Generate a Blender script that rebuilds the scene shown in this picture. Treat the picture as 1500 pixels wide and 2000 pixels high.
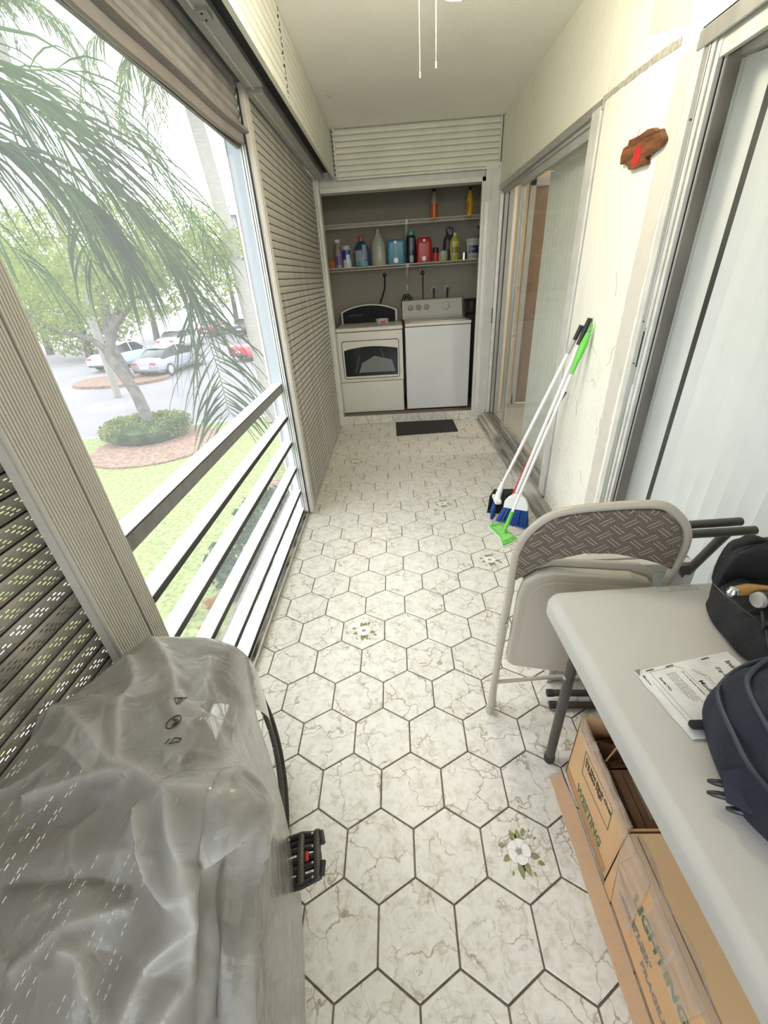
import bpy, bmesh, math, random
from mathutils import Vector, Matrix
import numpy as np
for _o in list(bpy.data.objects): bpy.data.objects.remove(_o, do_unlink=True)
SC = bpy.context.scene
COL = SC.collection
rnd = random.Random(7)
V = Vector
PI = math.pi

# ---------------------------------------------------------------- camera
cd = bpy.data.cameras.new('camera'); cam = bpy.data.objects.new('camera', cd); COL.objects.link(cam)
cd.sensor_fit = 'VERTICAL'; cd.sensor_height = 36.0; cd.lens = 36.0*800.86/2000.0
cd.clip_start = 0.02; cd.clip_end = 400
r0 = V((0.99814673, 0.01712835, -0.05839286)); r1 = V((0.04207787, 0.49893582, 0.86561683)); r2 = V((-0.04396088, 0.86646966, -0.49729043))
mw = Matrix.Identity(4)
for i in range(3):
    mw[i][0] = r0[i]; mw[i][1] = r1[i]; mw[i][2] = -r2[i]
mw[0][3], mw[1][3], mw[2][3] = 0.2092, -0.3736, 1.4756
cam.matrix_world = mw
SC.camera = cam

# ---------------------------------------------------------------- world, sun, exposure
W = bpy.data.worlds.new('overcast_sky'); SC.world = W; W.use_nodes = True
nt = W.node_tree; nt.nodes.clear()
wo = nt.nodes.new('ShaderNodeOutputWorld'); bg = nt.nodes.new('ShaderNodeBackground')
tc = nt.nodes.new('ShaderNodeTexCoord'); ns = nt.nodes.new('ShaderNodeTexNoise'); ns.inputs['Scale'].default_value = 2.2; ns.inputs['Detail'].default_value = 5
cr = nt.nodes.new('ShaderNodeValToRGB'); cr.color_ramp.elements[0].position = .38; cr.color_ramp.elements[0].color = (.72, .84, 1.0, 1)
cr.color_ramp.elements[1].position = .62; cr.color_ramp.elements[1].color = (1.0, 1.0, 1.0, 1)
nt.links.new(tc.outputs['Generated'], ns.inputs['Vector']); nt.links.new(ns.outputs['Fac'], cr.inputs['Fac'])
nt.links.new(cr.outputs['Color'], bg.inputs['Color']); nt.links.new(bg.outputs[0], wo.inputs[0])
bg.inputs['Strength'].default_value = 1.0
sd = bpy.data.lights.new('sun', 'SUN'); sun = bpy.data.objects.new('sun', sd); COL.objects.link(sun)
sd.energy = 0.25; sd.angle = math.radians(25); sd.color = (1, .97, .92)
sun.rotation_euler = V((-.45, .25, 1)).to_track_quat('Z', 'Y').to_euler(); sun.location = (-20, 10, 40)
SC.view_settings.view_transform = 'Standard'; SC.view_settings.look = 'None'
SC.view_settings.gamma = 1.0; SC.view_settings.use_curve_mapping = False
SC.view_settings.exposure = 2.38
SC.cycles.max_bounces = 12; SC.cycles.diffuse_bounces = 6; SC.cycles.transparent_max_bounces = 24
SC.cycles.sample_clamp_indirect = 6.0

# ---------------------------------------------------------------- helpers
class MB:
    def __init__(s): s.v = []; s.f = []; s.m = []
    def add(s, vs, fs, mi=0):
        b = len(s.v); s.v += [tuple(v) for v in vs]; s.f += [tuple(b+i for i in f) for f in fs]; s.m += [mi]*len(fs); return s
    def box(s, x0, x1, y0, y1, z0, z1, mi=0):
        return s.add([(x0,y0,z0),(x1,y0,z0),(x1,y1,z0),(x0,y1,z0),(x0,y0,z1),(x1,y0,z1),(x1,y1,z1),(x0,y1,z1)],
                     [(0,3,2,1),(4,5,6,7),(0,1,5,4),(1,2,6,5),(2,3,7,6),(3,0,4,7)], mi)
    def bar(s, p, q, w, h, mi=0, up=(0,0,1)):
        p = V(p); q = V(q); d = (q-p).normalized(); u = V(up)
        if abs(d.dot(u)) > .98: u = V((1,0,0))
        a = d.cross(u).normalized(); b = a.cross(d).normalized()
        vs = [c+a*(i*w/2)+b*(j*h/2) for c in (p, q) for i, j in ((-1,-1),(1,-1),(1,1),(-1,1))]
        return s.add(vs, [(0,3,2,1),(4,5,6,7),(0,1,5,4),(1,2,6,5),(2,3,7,6),(3,0,4,7)], mi)
    def tube(s, pts, r, n=10, mi=0, closed=False, caps=True):
        pts = [V(p) for p in pts]; m = len(pts)
        rr = r if isinstance(r, (list, tuple)) else [r]*m
        ref = None; rings = []
        for i, p in enumerate(pts):
            if closed: d = (pts[(i+1) % m]-pts[i-1])
            else: d = (pts[min(i+1, m-1)]-pts[max(i-1, 0)])
            d.normalize()
            if ref is None:
                ref = V((0,0,1)) if abs(d.z) < .9 else V((1,0,0))
            a = (ref-d*ref.dot(d)).normalized(); ref = a; b = d.cross(a)
            rings.append([p+(a*math.cos(2*PI*k/n)+b*math.sin(2*PI*k/n))*rr[i] for k in range(n)])
        vs = [v for g in rings for v in g]; fs = []
        for i in range(m if closed else m-1):
            j = (i+1) % m
            for k in range(n): fs.append((i*n+k, i*n+(k+1) % n, j*n+(k+1) % n, j*n+k))
        if caps and not closed:
            fs.append(tuple(range(n-1, -1, -1))); fs.append(tuple((m-1)*n+k for k in range(n)))
        return s.add(vs, fs, mi)
    def lathe(s, prof, c=(0,0,0), n=20, mi=0, sx=1, sy=1, ex=2.0):
        vs = []; m = len(prof)
        for r, z in prof:
            for k in range(n):
                a = 2*PI*k/n; ca, sa = math.cos(a), math.sin(a)
                ca = math.copysign(abs(ca)**(2/ex), ca); sa = math.copysign(abs(sa)**(2/ex), sa)
                vs.append((c[0]+r*ca*sx, c[1]+r*sa*sy, c[2]+z))
        fs = [(i*n+k, i*n+(k+1) % n, (i+1)*n+(k+1) % n, (i+1)*n+k) for i in range(m-1) for k in range(n)]
        fs.append(tuple(range(n-1, -1, -1))); fs.append(tuple((m-1)*n+k for k in range(n)))
        return s.add(vs, fs, mi)
    def prism(s, poly, h0, h1, fn=lambda a, b, h: (a, b, h), mi=0):
        n = len(poly); vs = [fn(a, b, h0) for a, b in poly]+[fn(a, b, h1) for a, b in poly]
        fs = [tuple(range(n-1, -1, -1)), tuple(range(n, 2*n))]+[(i, (i+1) % n, n+(i+1) % n, n+i) for i in range(n)]
        return s.add(vs, fs, mi)
    def grid(s, P, mi=0, thick=None):
        nr = len(P); nc = len(P[0]); vs = [p for r in P for p in r]
        fs = [(i*nc+j, i*nc+j+1, (i+1)*nc+j+1, (i+1)*nc+j) for i in range(nr-1) for j in range(nc-1)]
        return s.add(vs, fs, mi)
    def mesh(s, name, mats, smooth=False):
        me = bpy.data.meshes.new(name); me.from_pydata(s.v, [], s.f)
        for m in (mats if isinstance(mats, (list, tuple)) else [mats]): me.materials.append(m)
        if any(s.m): me.polygons.foreach_set('material_index', s.m)
        bm = bmesh.new(); bm.from_mesh(me); bmesh.ops.recalc_face_normals(bm, faces=bm.faces); bm.to_mesh(me); bm.free()
        if smooth: me.polygons.foreach_set('use_smooth', [True]*len(me.polygons))
        me.update(); return me
    def build(s, name, mats, parent=None, bev=0, smooth=False, sub=0, seg=2, sharp=35):
        o = bpy.data.objects.new(name, s.mesh(name, mats, smooth)); COL.objects.link(o)
        if parent is not None: o.parent = parent
        if smooth and sharp:
            try: o.data.set_sharp_from_angle(angle=math.radians(sharp))
            except Exception: pass
        if bev:
            b = o.modifiers.new('bevel', 'BEVEL'); b.width = bev; b.segments = seg; b.limit_method = 'ANGLE'; b.angle_limit = math.radians(40)
        if sub:
            u = o.modifiers.new('sub', 'SUBSURF'); u.levels = sub; u.render_levels = sub
        return o
def tag(o, label=None, cat=None, group=None, kind=None):
    if label: o['label'] = label
    if cat: o['category'] = cat
    if group: o['group'] = group
    if kind: o['kind'] = kind
    return o
def empty(name, loc=(0,0,0), label=None, cat=None, group=None, kind=None, rz=0):
    o = bpy.data.objects.new(name, None); COL.objects.link(o); o.location = loc; o.rotation_euler.z = rz; o.empty_display_size = .05
    return tag(o, label, cat, group, kind)
def text_mesh(txt, size, ext=0.0003, sx=1.0, bold=0):
    cu = bpy.data.curves.new('lettering', 'FONT'); cu.body = txt; cu.size = size; cu.extrude = ext; cu.align_x = 'LEFT'; cu.offset = bold; cu.resolution_u = 2
    cu.space_line = .85
    o = bpy.data.objects.new('lettering', cu); COL.objects.link(o)
    me = bpy.data.meshes.new_from_object(o, depsgraph=bpy.context.evaluated_depsgraph_get())
    bpy.data.objects.remove(o)
    if sx != 1: me.transform(Matrix.Scale(sx, 4, (1,0,0)))
    return me
def text(name, txt, size, origin, xdir, ydir, m, parent, ext=.0003, sx=1.0, bold=0):
    me = text_mesh(txt, size, ext, sx, bold); x = V(xdir).normalized(); y = V(ydir).normalized(); z = x.cross(y)
    M_ = Matrix(((x.x, y.x, z.x, origin[0]), (x.y, y.y, z.y, origin[1]), (x.z, y.z, z.z, origin[2]), (0,0,0,1)))
    me.transform(M_); me.materials.clear(); me.materials.append(m)
    o = bpy.data.objects.new(name, me); COL.objects.link(o); o.parent = parent; return o

# ---------------------------------------------------------------- materials
def mat(name, col, rough=.5, metal=0, noise=0, nscale=20, col2=None, bump=0, bscale=None, spec=.5, trans=None, alpha=None, detail=4, stretch=None, rnd_hue=0):
    m = bpy.data.materials.new(name); m.use_nodes = True; t = m.node_tree; b = t.nodes['Principled BSDF']
    b.inputs['Base Color'].default_value = (*col, 1); b.inputs['Roughness'].default_value = rough; b.inputs['Metallic'].default_value = metal
    b.inputs['Specular IOR Level'].default_value = spec
    co = t.nodes.new('ShaderNodeTexCoord'); src = co.outputs['Object']
    if stretch:
        mp = t.nodes.new('ShaderNodeMapping'); mp.inputs['Scale'].default_value = stretch; t.links.new(src, mp.inputs['Vector']); src = mp.outputs['Vector']
    if noise or col2:
        n = t.nodes.new('ShaderNodeTexNoise'); n.inputs['Scale'].default_value = nscale; n.inputs['Detail'].default_value = detail
        t.links.new(src, n.inputs['Vector'])
        r = t.nodes.new('ShaderNodeValToRGB'); c2 = col2 or tuple(max(0, c*(1-noise)) for c in col)
        r.color_ramp.elements[0].position = .35; r.color_ramp.elements[0].color = (*c2, 1)
        r.color_ramp.elements[1].position = .65; r.color_ramp.elements[1].color = (*col, 1)
        t.links.new(n.outputs['Fac'], r.inputs['Fac']); t.links.new(r.outputs['Color'], b.inputs['Base Color'])
    if bump:
        n2 = t.nodes.new('ShaderNodeTexNoise'); n2.inputs['Scale'].default_value = bscale or nscale; n2.inputs['Detail'].default_value = 3
        t.links.new(src, n2.inputs['Vector'])
        bp = t.nodes.new('ShaderNodeBump'); bp.inputs['Strength'].default_value = bump; bp.inputs['Distance'].default_value = .01
        t.links.new(n2.outputs['Fac'], bp.inputs['Height']); t.links.new(bp.outputs['Normal'], b.inputs['Normal'])
    if trans: b.inputs['Transmission Weight'].default_value = trans
    if alpha: b.inputs['Alpha'].default_value = alpha
    return m
def N(t, k): return t.nodes.new('ShaderNode'+k)
def math_node(t, op, a, b=None, c=None):
    n = N(t, 'Math'); n.operation = op
    for i, x in enumerate((a, b, c)):
        if x is None: continue
        if isinstance(x, (int, float)): n.inputs[i].default_value = x
        else: t.links.new(x, n.inputs[i])
    return n.outputs[0]
def tile_mat():
    m = bpy.data.materials.new('cream_marbled_tile'); m.use_nodes = True; t = m.node_tree; b = t.nodes['Principled BSDF']; L = t.links.new
    co = N(t, 'TexCoord'); oi = N(t, 'ObjectInfo')
    off = N(t, 'VectorMath'); off.operation = 'SCALE'; cmb = N(t, 'CombineXYZ')
    L(oi.outputs['Random'], cmb.inputs[0]); L(oi.outputs['Random'], cmb.inputs[1]); L(oi.outputs['Random'], cmb.inputs[2])
    L(cmb.outputs[0], off.inputs[0]); off.inputs['Scale'].default_value = 37
    add = N(t, 'VectorMath'); add.operation = 'ADD'; L(co.outputs['Object'], add.inputs[0]); L(off.outputs[0], add.inputs[1])
    wn = N(t, 'TexNoise'); wn.inputs['Scale'].default_value = 22; wn.inputs['Detail'].default_value = 6; L(add.outputs[0], wn.inputs['Vector'])
    ws = N(t, 'VectorMath'); ws.operation = 'SCALE'; L(wn.outputs['Color'], ws.inputs[0]); ws.inputs['Scale'].default_value = .075
    wa = N(t, 'VectorMath'); wa.operation = 'ADD'; L(add.outputs[0], wa.inputs[0]); L(ws.outputs[0], wa.inputs[1])
    def crack(scale, w):
        v = N(t, 'TexVoronoi'); v.feature = 'DISTANCE_TO_EDGE'; v.inputs['Scale'].default_value = scale; L(wa.outputs[0], v.inputs['Vector'])
        mr = N(t, 'MapRange'); mr.inputs['From Min'].default_value = 0; mr.inputs['From Max'].default_value = w; mr.inputs['To Min'].default_value = 1; mr.inputs['To Max'].default_value = 0
        L(v.outputs['Distance'], mr.inputs['Value']); return mr.outputs[0]
    def mask(scale, lo, hi):
        n = N(t, 'TexNoise'); n.inputs['Scale'].default_value = scale; n.inputs['Detail'].default_value = 3; L(add.outputs[0], n.inputs['Vector'])
        mr = N(t, 'MapRange'); mr.inputs['From Min'].default_value = lo; mr.inputs['From Max'].default_value = hi; L(n.outputs['Fac'], mr.inputs['Value']); return mr.outputs[0]
    c1 = math_node(t, 'MULTIPLY', crack(9, .028), mask(9, .42, .56)); c2 = math_node(t, 'MULTIPLY', crack(24, .035), mask(17, .52, .64))
    c2 = math_node(t, 'MULTIPLY', c2, .55); cc = math_node(t, 'MAXIMUM', c1, c2)
    pn = N(t, 'TexNoise'); pn.inputs['Scale'].default_value = 30; pn.inputs['Detail'].default_value = 5; pn.inputs['Roughness'].default_value = .7; L(wa.outputs[0], pn.inputs['Vector'])
    cr = N(t, 'ValToRGB'); e = cr.color_ramp.elements
    e[0].position = .30; e[0].color = (.47, .44, .36, 1); e[1].position = .52; e[1].color = (.68, .66, .60, 1)
    x = e.new(.42); x.color = (.61, .585, .51, 1); x = e.new(.66); x.color = (.72, .70, .65, 1)
    L(pn.outputs['Fac'], cr.inputs['Fac'])
    mx = N(t, 'MixRGB'); L(cc, mx.inputs['Fac']); L(cr.outputs[0], mx.inputs[1]); mx.inputs[2].default_value = (.30, .24, .17, 1)
    L(mx.outputs[0], b.inputs['Base Color']); b.inputs['Roughness'].default_value = .34; b.inputs['Specular IOR Level'].default_value = .4
    bp = N(t, 'Bump'); bp.inputs['Strength'].default_value = .12; bp.inputs['Distance'].default_value = .004; L(pn.outputs['Fac'], bp.inputs['Height']); L(bp.outputs[0], b.inputs['Normal'])
    return m
def glass_mat(name, tint=(.955,.97,.955), refl=.7, dirt=.0):
    m = bpy.data.materials.new(name); m.use_nodes = True; t = m.node_tree; t.nodes.clear(); L = t.links.new
    o = N(t, 'OutputMaterial'); tr = N(t, 'BsdfTransparent'); tr.inputs[0].default_value = (*tint, 1); gl = N(t, 'BsdfGlossy'); gl.inputs['Roughness'].default_value = .03
    g0 = N(t, 'NewGeometry'); dt = N(t, 'VectorMath'); dt.operation = 'DOT_PRODUCT'; L(g0.outputs['Normal'], dt.inputs[0]); L(g0.outputs['Incoming'], dt.inputs[1]); mx = N(t, 'MixShader')
    sch = math_node(t, 'ADD', .04, math_node(t, 'MULTIPLY', .96, math_node(t, 'POWER', math_node(t, 'SUBTRACT', 1.0, math_node(t, 'ABSOLUTE', dt.outputs['Value'])), 5.0)))
    L(math_node(t, 'MULTIPLY', sch, refl), mx.inputs[0]); L(tr.outputs[0], mx.inputs[1]); L(gl.outputs[0], mx.inputs[2])
    out = mx.outputs[0]
    if dirt:
        df = N(t, 'BsdfDiffuse'); df.inputs[0].default_value = (.75,.75,.7,1); m2 = N(t, 'MixShader'); n = N(t, 'TexNoise'); n.inputs['Scale'].default_value = 5
        co = N(t, 'TexCoord'); L(co.outputs['Object'], n.inputs['Vector'])
        L(math_node(t, 'MULTIPLY', n.outputs['Fac'], dirt), m2.inputs[0]); L(out, m2.inputs[1]); L(df.outputs[0], m2.inputs[2]); out = m2.outputs[0]
    L(out, o.inputs[0]); return m
def perforated_mat(name, col, py, pz, sy, sz, zmin=-9, dirty=.25):
    """painted aluminium slat with rows of punched slots (slots open in alternating rows near the middle of each slat)"""
    m = bpy.data.materials.new(name); m.use_nodes = True; t = m.node_tree; b = t.nodes['Principled BSDF']; L = t.links.new; o = t.nodes['Material Output']
    co = N(t, 'TexCoord'); sp = N(t, 'SeparateXYZ'); L(co.outputs['Object'], sp.inputs[0])
    row = math_node(t, 'FLOOR', math_node(t, 'DIVIDE', math_node(t, 'ADD', sp.outputs[2], pz*10), pz))
    fz = math_node(t, 'SUBTRACT', math_node(t, 'DIVIDE', math_node(t, 'ADD', sp.outputs[2], pz*10), pz), row)
    yo = math_node(t, 'ADD', math_node(t, 'DIVIDE', math_node(t, 'ADD', sp.outputs[1], 50), py), math_node(t, 'MULTIPLY', row, .5))
    fy = math_node(t, 'FRACT', yo)
    a = math_node(t, 'LESS_THAN', math_node(t, 'ABSOLUTE', math_node(t, 'SUBTRACT', fy, .5)), sy/py/2)
    c = math_node(t, 'LESS_THAN', math_node(t, 'ABSOLUTE', math_node(t, 'SUBTRACT', fz, .5)), sz/pz/2)
    d = math_node(t, 'LESS_THAN', math_node(t, 'ABSOLUTE', sp.outputs[2]), pz*2.02)
    g = math_node(t, 'GREATER_THAN', math_node(t, 'MODULO', math_node(t, 'FLOOR', math_node(t, 'DIVIDE', yo, 1.0)), 3.0), .5)
    hole = math_node(t, 'MULTIPLY', math_node(t, 'MULTIPLY', a, c), math_node(t, 'MULTIPLY', d, g))
    n = N(t, 'TexNoise'); n.inputs['Scale'].default_value = 9; n.inputs['Detail'].default_value = 6; L(co.outputs['Object'], n.inputs['Vector'])
    cr = N(t, 'ValToRGB'); cr.color_ramp.elements[0].color = (*[c_*(1-dirty) for c_ in col], 1); cr.color_ramp.elements[1].color = (*col, 1); cr.color_ramp.elements[0].position = .35; cr.color_ramp.elements[1].position = .6
    L(n.outputs['Fac'], cr.inputs[0]); L(cr.outputs[0], b.inputs['Base Color']); b.inputs['Roughness'].default_value = .55
    tr = N(t, 'BsdfTransparent'); mx = N(t, 'MixShader'); L(hole, mx.inputs[0]); L(b.outputs[0], mx.inputs[1]); L(tr.outputs[0], mx.inputs[2]); L(mx.outputs[0], o.inputs[0])
    return m
def wall_mat(name, col, stain=(.35,.33,.28), amount=.35, low=0.0, scale=3, bump=.5, peel=0):
    """painted stucco with mildew specks; low>0 puts more specks below that height"""
    m = bpy.data.materials.new(name); m.use_nodes = True; t = m.node_tree; b = t.nodes['Principled BSDF']; L = t.links.new
    g = N(t, 'NewGeometry'); n = N(t, 'TexNoise'); n.inputs['Scale'].default_value = scale; n.inputs['Detail'].default_value = 6; n.inputs['Roughness'].default_value = .65; L(g.outputs['Position'], n.inputs['Vector'])
    f = N(t, 'TexNoise'); f.inputs['Scale'].default_value = 55; f.inputs['Detail'].default_value = 6; f.inputs['Roughness'].default_value = .7; L(g.outputs['Position'], f.inputs['Vector'])
    mr = N(t, 'MapRange'); mr.inputs['From Min'].default_value = .56; mr.inputs['From Max'].default_value = .75; L(n.outputs['Fac'], mr.inputs[0])
    mf = N(t, 'MapRange'); mf.inputs['From Min'].default_value = .50; mf.inputs['From Max'].default_value = .68; L(f.outputs['Fac'], mf.inputs[0])
    fac = math_node(t, 'MULTIPLY', mr.outputs[0], amount)
    if low:
        sp = N(t, 'SeparateXYZ'); L(g.outputs['Position'], sp.inputs[0])
        ml = N(t, 'MapRange'); ml.inputs['From Min'].default_value = low; ml.inputs['From Max'].default_value = .1; L(sp.outputs[2], ml.inputs[0])
        n3 = N(t, 'TexNoise'); n3.inputs['Scale'].default_value = 5; n3.inputs['Detail'].default_value = 4; L(g.outputs['Position'], n3.inputs['Vector'])
        m3 = N(t, 'MapRange'); m3.inputs['From Min'].default_value = .4; m3.inputs['From Max'].default_value = .65; L(n3.outputs['Fac'], m3.inputs[0])
        fac = math_node(t, 'ADD', fac, math_node(t, 'MULTIPLY', math_node(t, 'MULTIPLY', ml.outputs[0], m3.outputs[0]), math_node(t, 'MULTIPLY', mf.outputs[0], 1.2)))
        fac = math_node(t, 'MINIMUM', fac, .9)
    mx = N(t, 'MixRGB'); L(fac, mx.inputs[0]); mx.inputs[1].default_value = (*col, 1); mx.inputs[2].default_value = (*stain, 1); L(mx.outputs[0], b.inputs['Base Color'])
    b.inputs['Roughness'].default_value = .75
    bp = N(t, 'Bump'); bp.inputs['Strength'].default_value = bump; bp.inputs['Distance'].default_value = .006; n4 = N(t, 'TexNoise'); n4.inputs['Scale'].default_value = 28; n4.inputs['Detail'].default_value = 5; L(g.outputs['Position'], n4.inputs['Vector'])
    L(n4.outputs['Fac'], bp.inputs['Height']); L(bp.outputs[0], b.inputs['Normal']); return m
def leaf_mat(name, col, col2, trans=.4):
    m = bpy.data.materials.new(name); m.use_nodes = True; t = m.node_tree; t.nodes.clear(); L = t.links.new
    o = N(t, 'OutputMaterial'); d = N(t, 'BsdfDiffuse'); tr = N(t, 'BsdfTranslucent'); mx = N(t, 'MixShader'); mx.inputs[0].default_value = trans
    g = N(t, 'NewGeometry'); n = N(t, 'TexNoise'); n.inputs['Scale'].default_value = 2.5; n.inputs['Detail'].default_value = 4; L(g.outputs['Position'], n.inputs['Vector'])
    cr = N(t, 'ValToRGB'); cr.color_ramp.elements[0].position = .35; cr.color_ramp.elements[1].position = .65; cr.color_ramp.elements[0].color = (*col2, 1); cr.color_ramp.elements[1].color = (*col, 1)
    L(n.outputs['Fac'], cr.inputs[0]); L(cr.outputs[0], d.inputs[0]); L(cr.outputs[0], tr.inputs[0]); L(d.outputs[0], mx.inputs[1]); L(tr.outputs[0], mx.inputs[2]); L(mx.outputs[0], o.inputs[0]); return m

M = {}
M['tile'] = tile_mat()
M['grout'] = mat('grey_brown_grout', (.20,.16,.13), .9, noise=.3, nscale=40)
M['wall'] = wall_mat('cream_stucco', (.80,.79,.69), amount=.25, low=1.15)
M['wallup'] = wall_mat('cream_stucco_upper', (.80,.79,.68), amount=.15)
M['patch'] = wall_mat('grey_plaster_patch', (.60,.57,.50), stain=(.45,.42,.36), amount=.5, scale=8, bump=.8)
M['crackdark'] = mat('grey_open_crack', (.47,.45,.38), .9, noise=.4, nscale=60)
M['ceil'] = mat('ceiling_paint', (.88,.86,.80), .8, noise=.04, nscale=3, bump=.15, bscale=60)
M['fascia'] = mat('cream_painted_slat', (.68,.68,.59), .5, noise=.08, nscale=6)
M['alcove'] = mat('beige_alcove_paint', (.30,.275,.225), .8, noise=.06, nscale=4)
M['frame'] = mat('white_painted_metal', (.66,.66,.61), .45, noise=.1, nscale=8)
M['framegrey'] = mat('grey_painted_metal', (.42,.42,.39), .45, noise=.12, nscale=8)
M['alu'] = mat('weathered_aluminium', (.50,.50,.47), .38, metal=.55, noise=.2, nscale=14, stretch=(1,1,.1))
M['aluw'] = mat('white_oxidised_aluminium', (.68,.68,.63), .5, metal=.15, noise=.15, nscale=12)
M['black'] = mat('black_gap', (.012,.014,.018), .7)
M['railshade'] = mat('rail_face_shade', (.22,.22,.216), .5, noise=.2, nscale=30); M['railshadedark'] = mat('rail_face_deep_shade', (.030,.030,.030), .6); M['postshade'] = mat('post_paint_in_shade', (.40,.43,.46), .5)  # rails and post: shade on their white paint put into these darker colours
M['rail'] = mat('white_rail_paint', (.80,.81,.80), .4, noise=.05, nscale=20)
M['sill'] = mat('grimy_white_sill', (.62,.60,.55), .7, col2=(.06,.055,.05), nscale=26, detail=8, bump=.6, stretch=(1,.35,1))
M['sill2'] = mat('worn_door_sill', (.56,.54,.49), .7, col2=(.20,.18,.15), nscale=9, detail=8, bump=.5, stretch=(1,.3,1))
M['post'] = mat('beige_ribbed_vinyl', (.52,.49,.43), .5, noise=.10, nscale=5, stretch=(6,6,.3))
M['slatfar'] = perforated_mat('far_shutter_slat', (.50,.48,.42), .010, .0042, .0030, .0014, dirty=.35)
M['slatfarlow'] = perforated_mat('far_shutter_slat_perforated', (.50,.48,.42), .0080, .0058, .0030, .0013, dirty=.35)
M['slatnear'] = perforated_mat('near_shutter_slat', (.30,.275,.235), .0150, .0064, .0088, .0017, dirty=.5)
M['jointshade'] = mat('painted_joint_shade', (.045,.04,.035), .9)  # dark colour standing in for the shade between slats
M['slatsolid'] = mat('beige_solid_slat', (.50,.48,.42), .5, noise=.25, nscale=7, detail=7)
M['slatroll'] = mat('grey_shutter_slat', (.27,.255,.235), .6, noise=.25, nscale=10)
M['barroll'] = mat('brown_grey_bottom_rail', (.22,.195,.175), .55, noise=.2, nscale=7)
M['glass'] = glass_mat('door_glass', dirt=.16)
M['white_app'] = mat('white_enamel', (.66,.67,.66), .28, noise=.03, nscale=3)
M['cream_app'] = mat('off_white_enamel', (.66,.645,.575), .3, noise=.04, nscale=4)
M['dark_glass'] = mat('dark_smoked_glass', (.015,.015,.015), .12, spec=.3)
M['panel'] = mat('dark_control_panel', (.012,.013,.02), .6, spec=.2)
M['wire'] = mat('white_coated_wire', (.55,.51,.43), .4)
M['blackpl'] = mat('black_plastic', (.015,.015,.016), .4)
M['mat'] = mat('black_rubber_mat', (.018,.016,.016), .75, bump=.5, bscale=200)
M['vane'] = mat('white_vertical_vane', (.74,.75,.745), .5)
b_ = M['vane'].node_tree.nodes['Principled BSDF']; b_.inputs['Transmission Weight'].default_value = 0
M['vaneg'] = mat('grey_green_vane', (.60,.62,.54), .5)
M['tan'] = mat('tan_room_paint', (.72,.57,.36), .8, noise=.04, nscale=3)
M['brownroom'] = mat('brown_room_paint', (.075,.058,.045), .7, noise=.2, nscale=3)
M['wood'] = mat('brown_wood_door', (.26,.14,.06), .5, noise=.3, nscale=6, stretch=(4,4,.4))
M['roomfloor'] = mat('pale_room_floor', (.5,.48,.44), .5)
M['table'] = mat('grey_white_plastic_top', (.50,.485,.445), .5, noise=.06, nscale=5, bump=.06, bscale=260)
M['leg'] = mat('dark_bronze_tube', (.085,.078,.072), .38, metal=.4, noise=.15, nscale=20)
M['rubber'] = mat('black_rubber', (.02,.02,.02), .6)
M['chair'] = mat('tan_painted_steel', (.44,.395,.315), .38, noise=.05, nscale=8)
M['card'] = mat('tan_cardboard', (.66,.40,.20), .8, noise=.12, nscale=5, bump=.15, bscale=60)
M['cardpale'] = mat('pale_cardboard', (.58,.40,.25), .8, noise=.05, nscale=14, stretch=(1,8,1))
M['cardin'] = mat('brown_cardboard_inside', (.19,.095,.045), .85, noise=.35, nscale=7)
M['cardlite'] = mat('light_cardboard_top', (.72,.47,.245), .8, noise=.06, nscale=4)
M['tape'] = mat('clear_packing_tape', (.70,.60,.48), .12, alpha=.40, noise=.25, nscale=30, stretch=(1,.3,1), bump=.9, bscale=30)
M['inkgreen'] = mat('green_print', (.075,.16,.08), .7)
M['ink'] = mat('black_print', (.05,.045,.04), .7)
M['inkgrey'] = mat('grey_print', (.22,.22,.22), .7)
M['paper'] = mat('photocopied_paper', (.80,.80,.79), .7, noise=.18, nscale=16)
M['navy'] = mat('navy_nylon_cloth', (.013,.017,.034), .75, noise=.3, nscale=5, bump=.3, bscale=300)
M['navy2'] = mat('navy_piping', (.022,.028,.05), .5)
M['blackcloth'] = mat('black_nylon_cloth', (.010,.010,.012), .7, noise=.3, nscale=10, bump=.3, bscale=300)
M['green'] = mat('lime_green_plastic', (.13,.52,.06), .35)
M['whitepl'] = mat('white_plastic', (.78,.78,.77), .35)
M['blue'] = mat('blue_bristles', (.015,.09,.36), .55, noise=.4, nscale=60)
M['red'] = mat('red_plastic', (.50,.02,.025), .35)
M['chrome'] = mat('chrome', (.6,.6,.6), .2, metal=1)
M['lamp'] = mat('lit_globe', (.8,.8,.75), .4); M['lamp'].node_tree.nodes['Principled BSDF'].inputs['Emission Color'].default_value = (1,.90,.74,1); M['lamp'].node_tree.nodes['Principled BSDF'].inputs['Emission Strength'].default_value = 18.0

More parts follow.
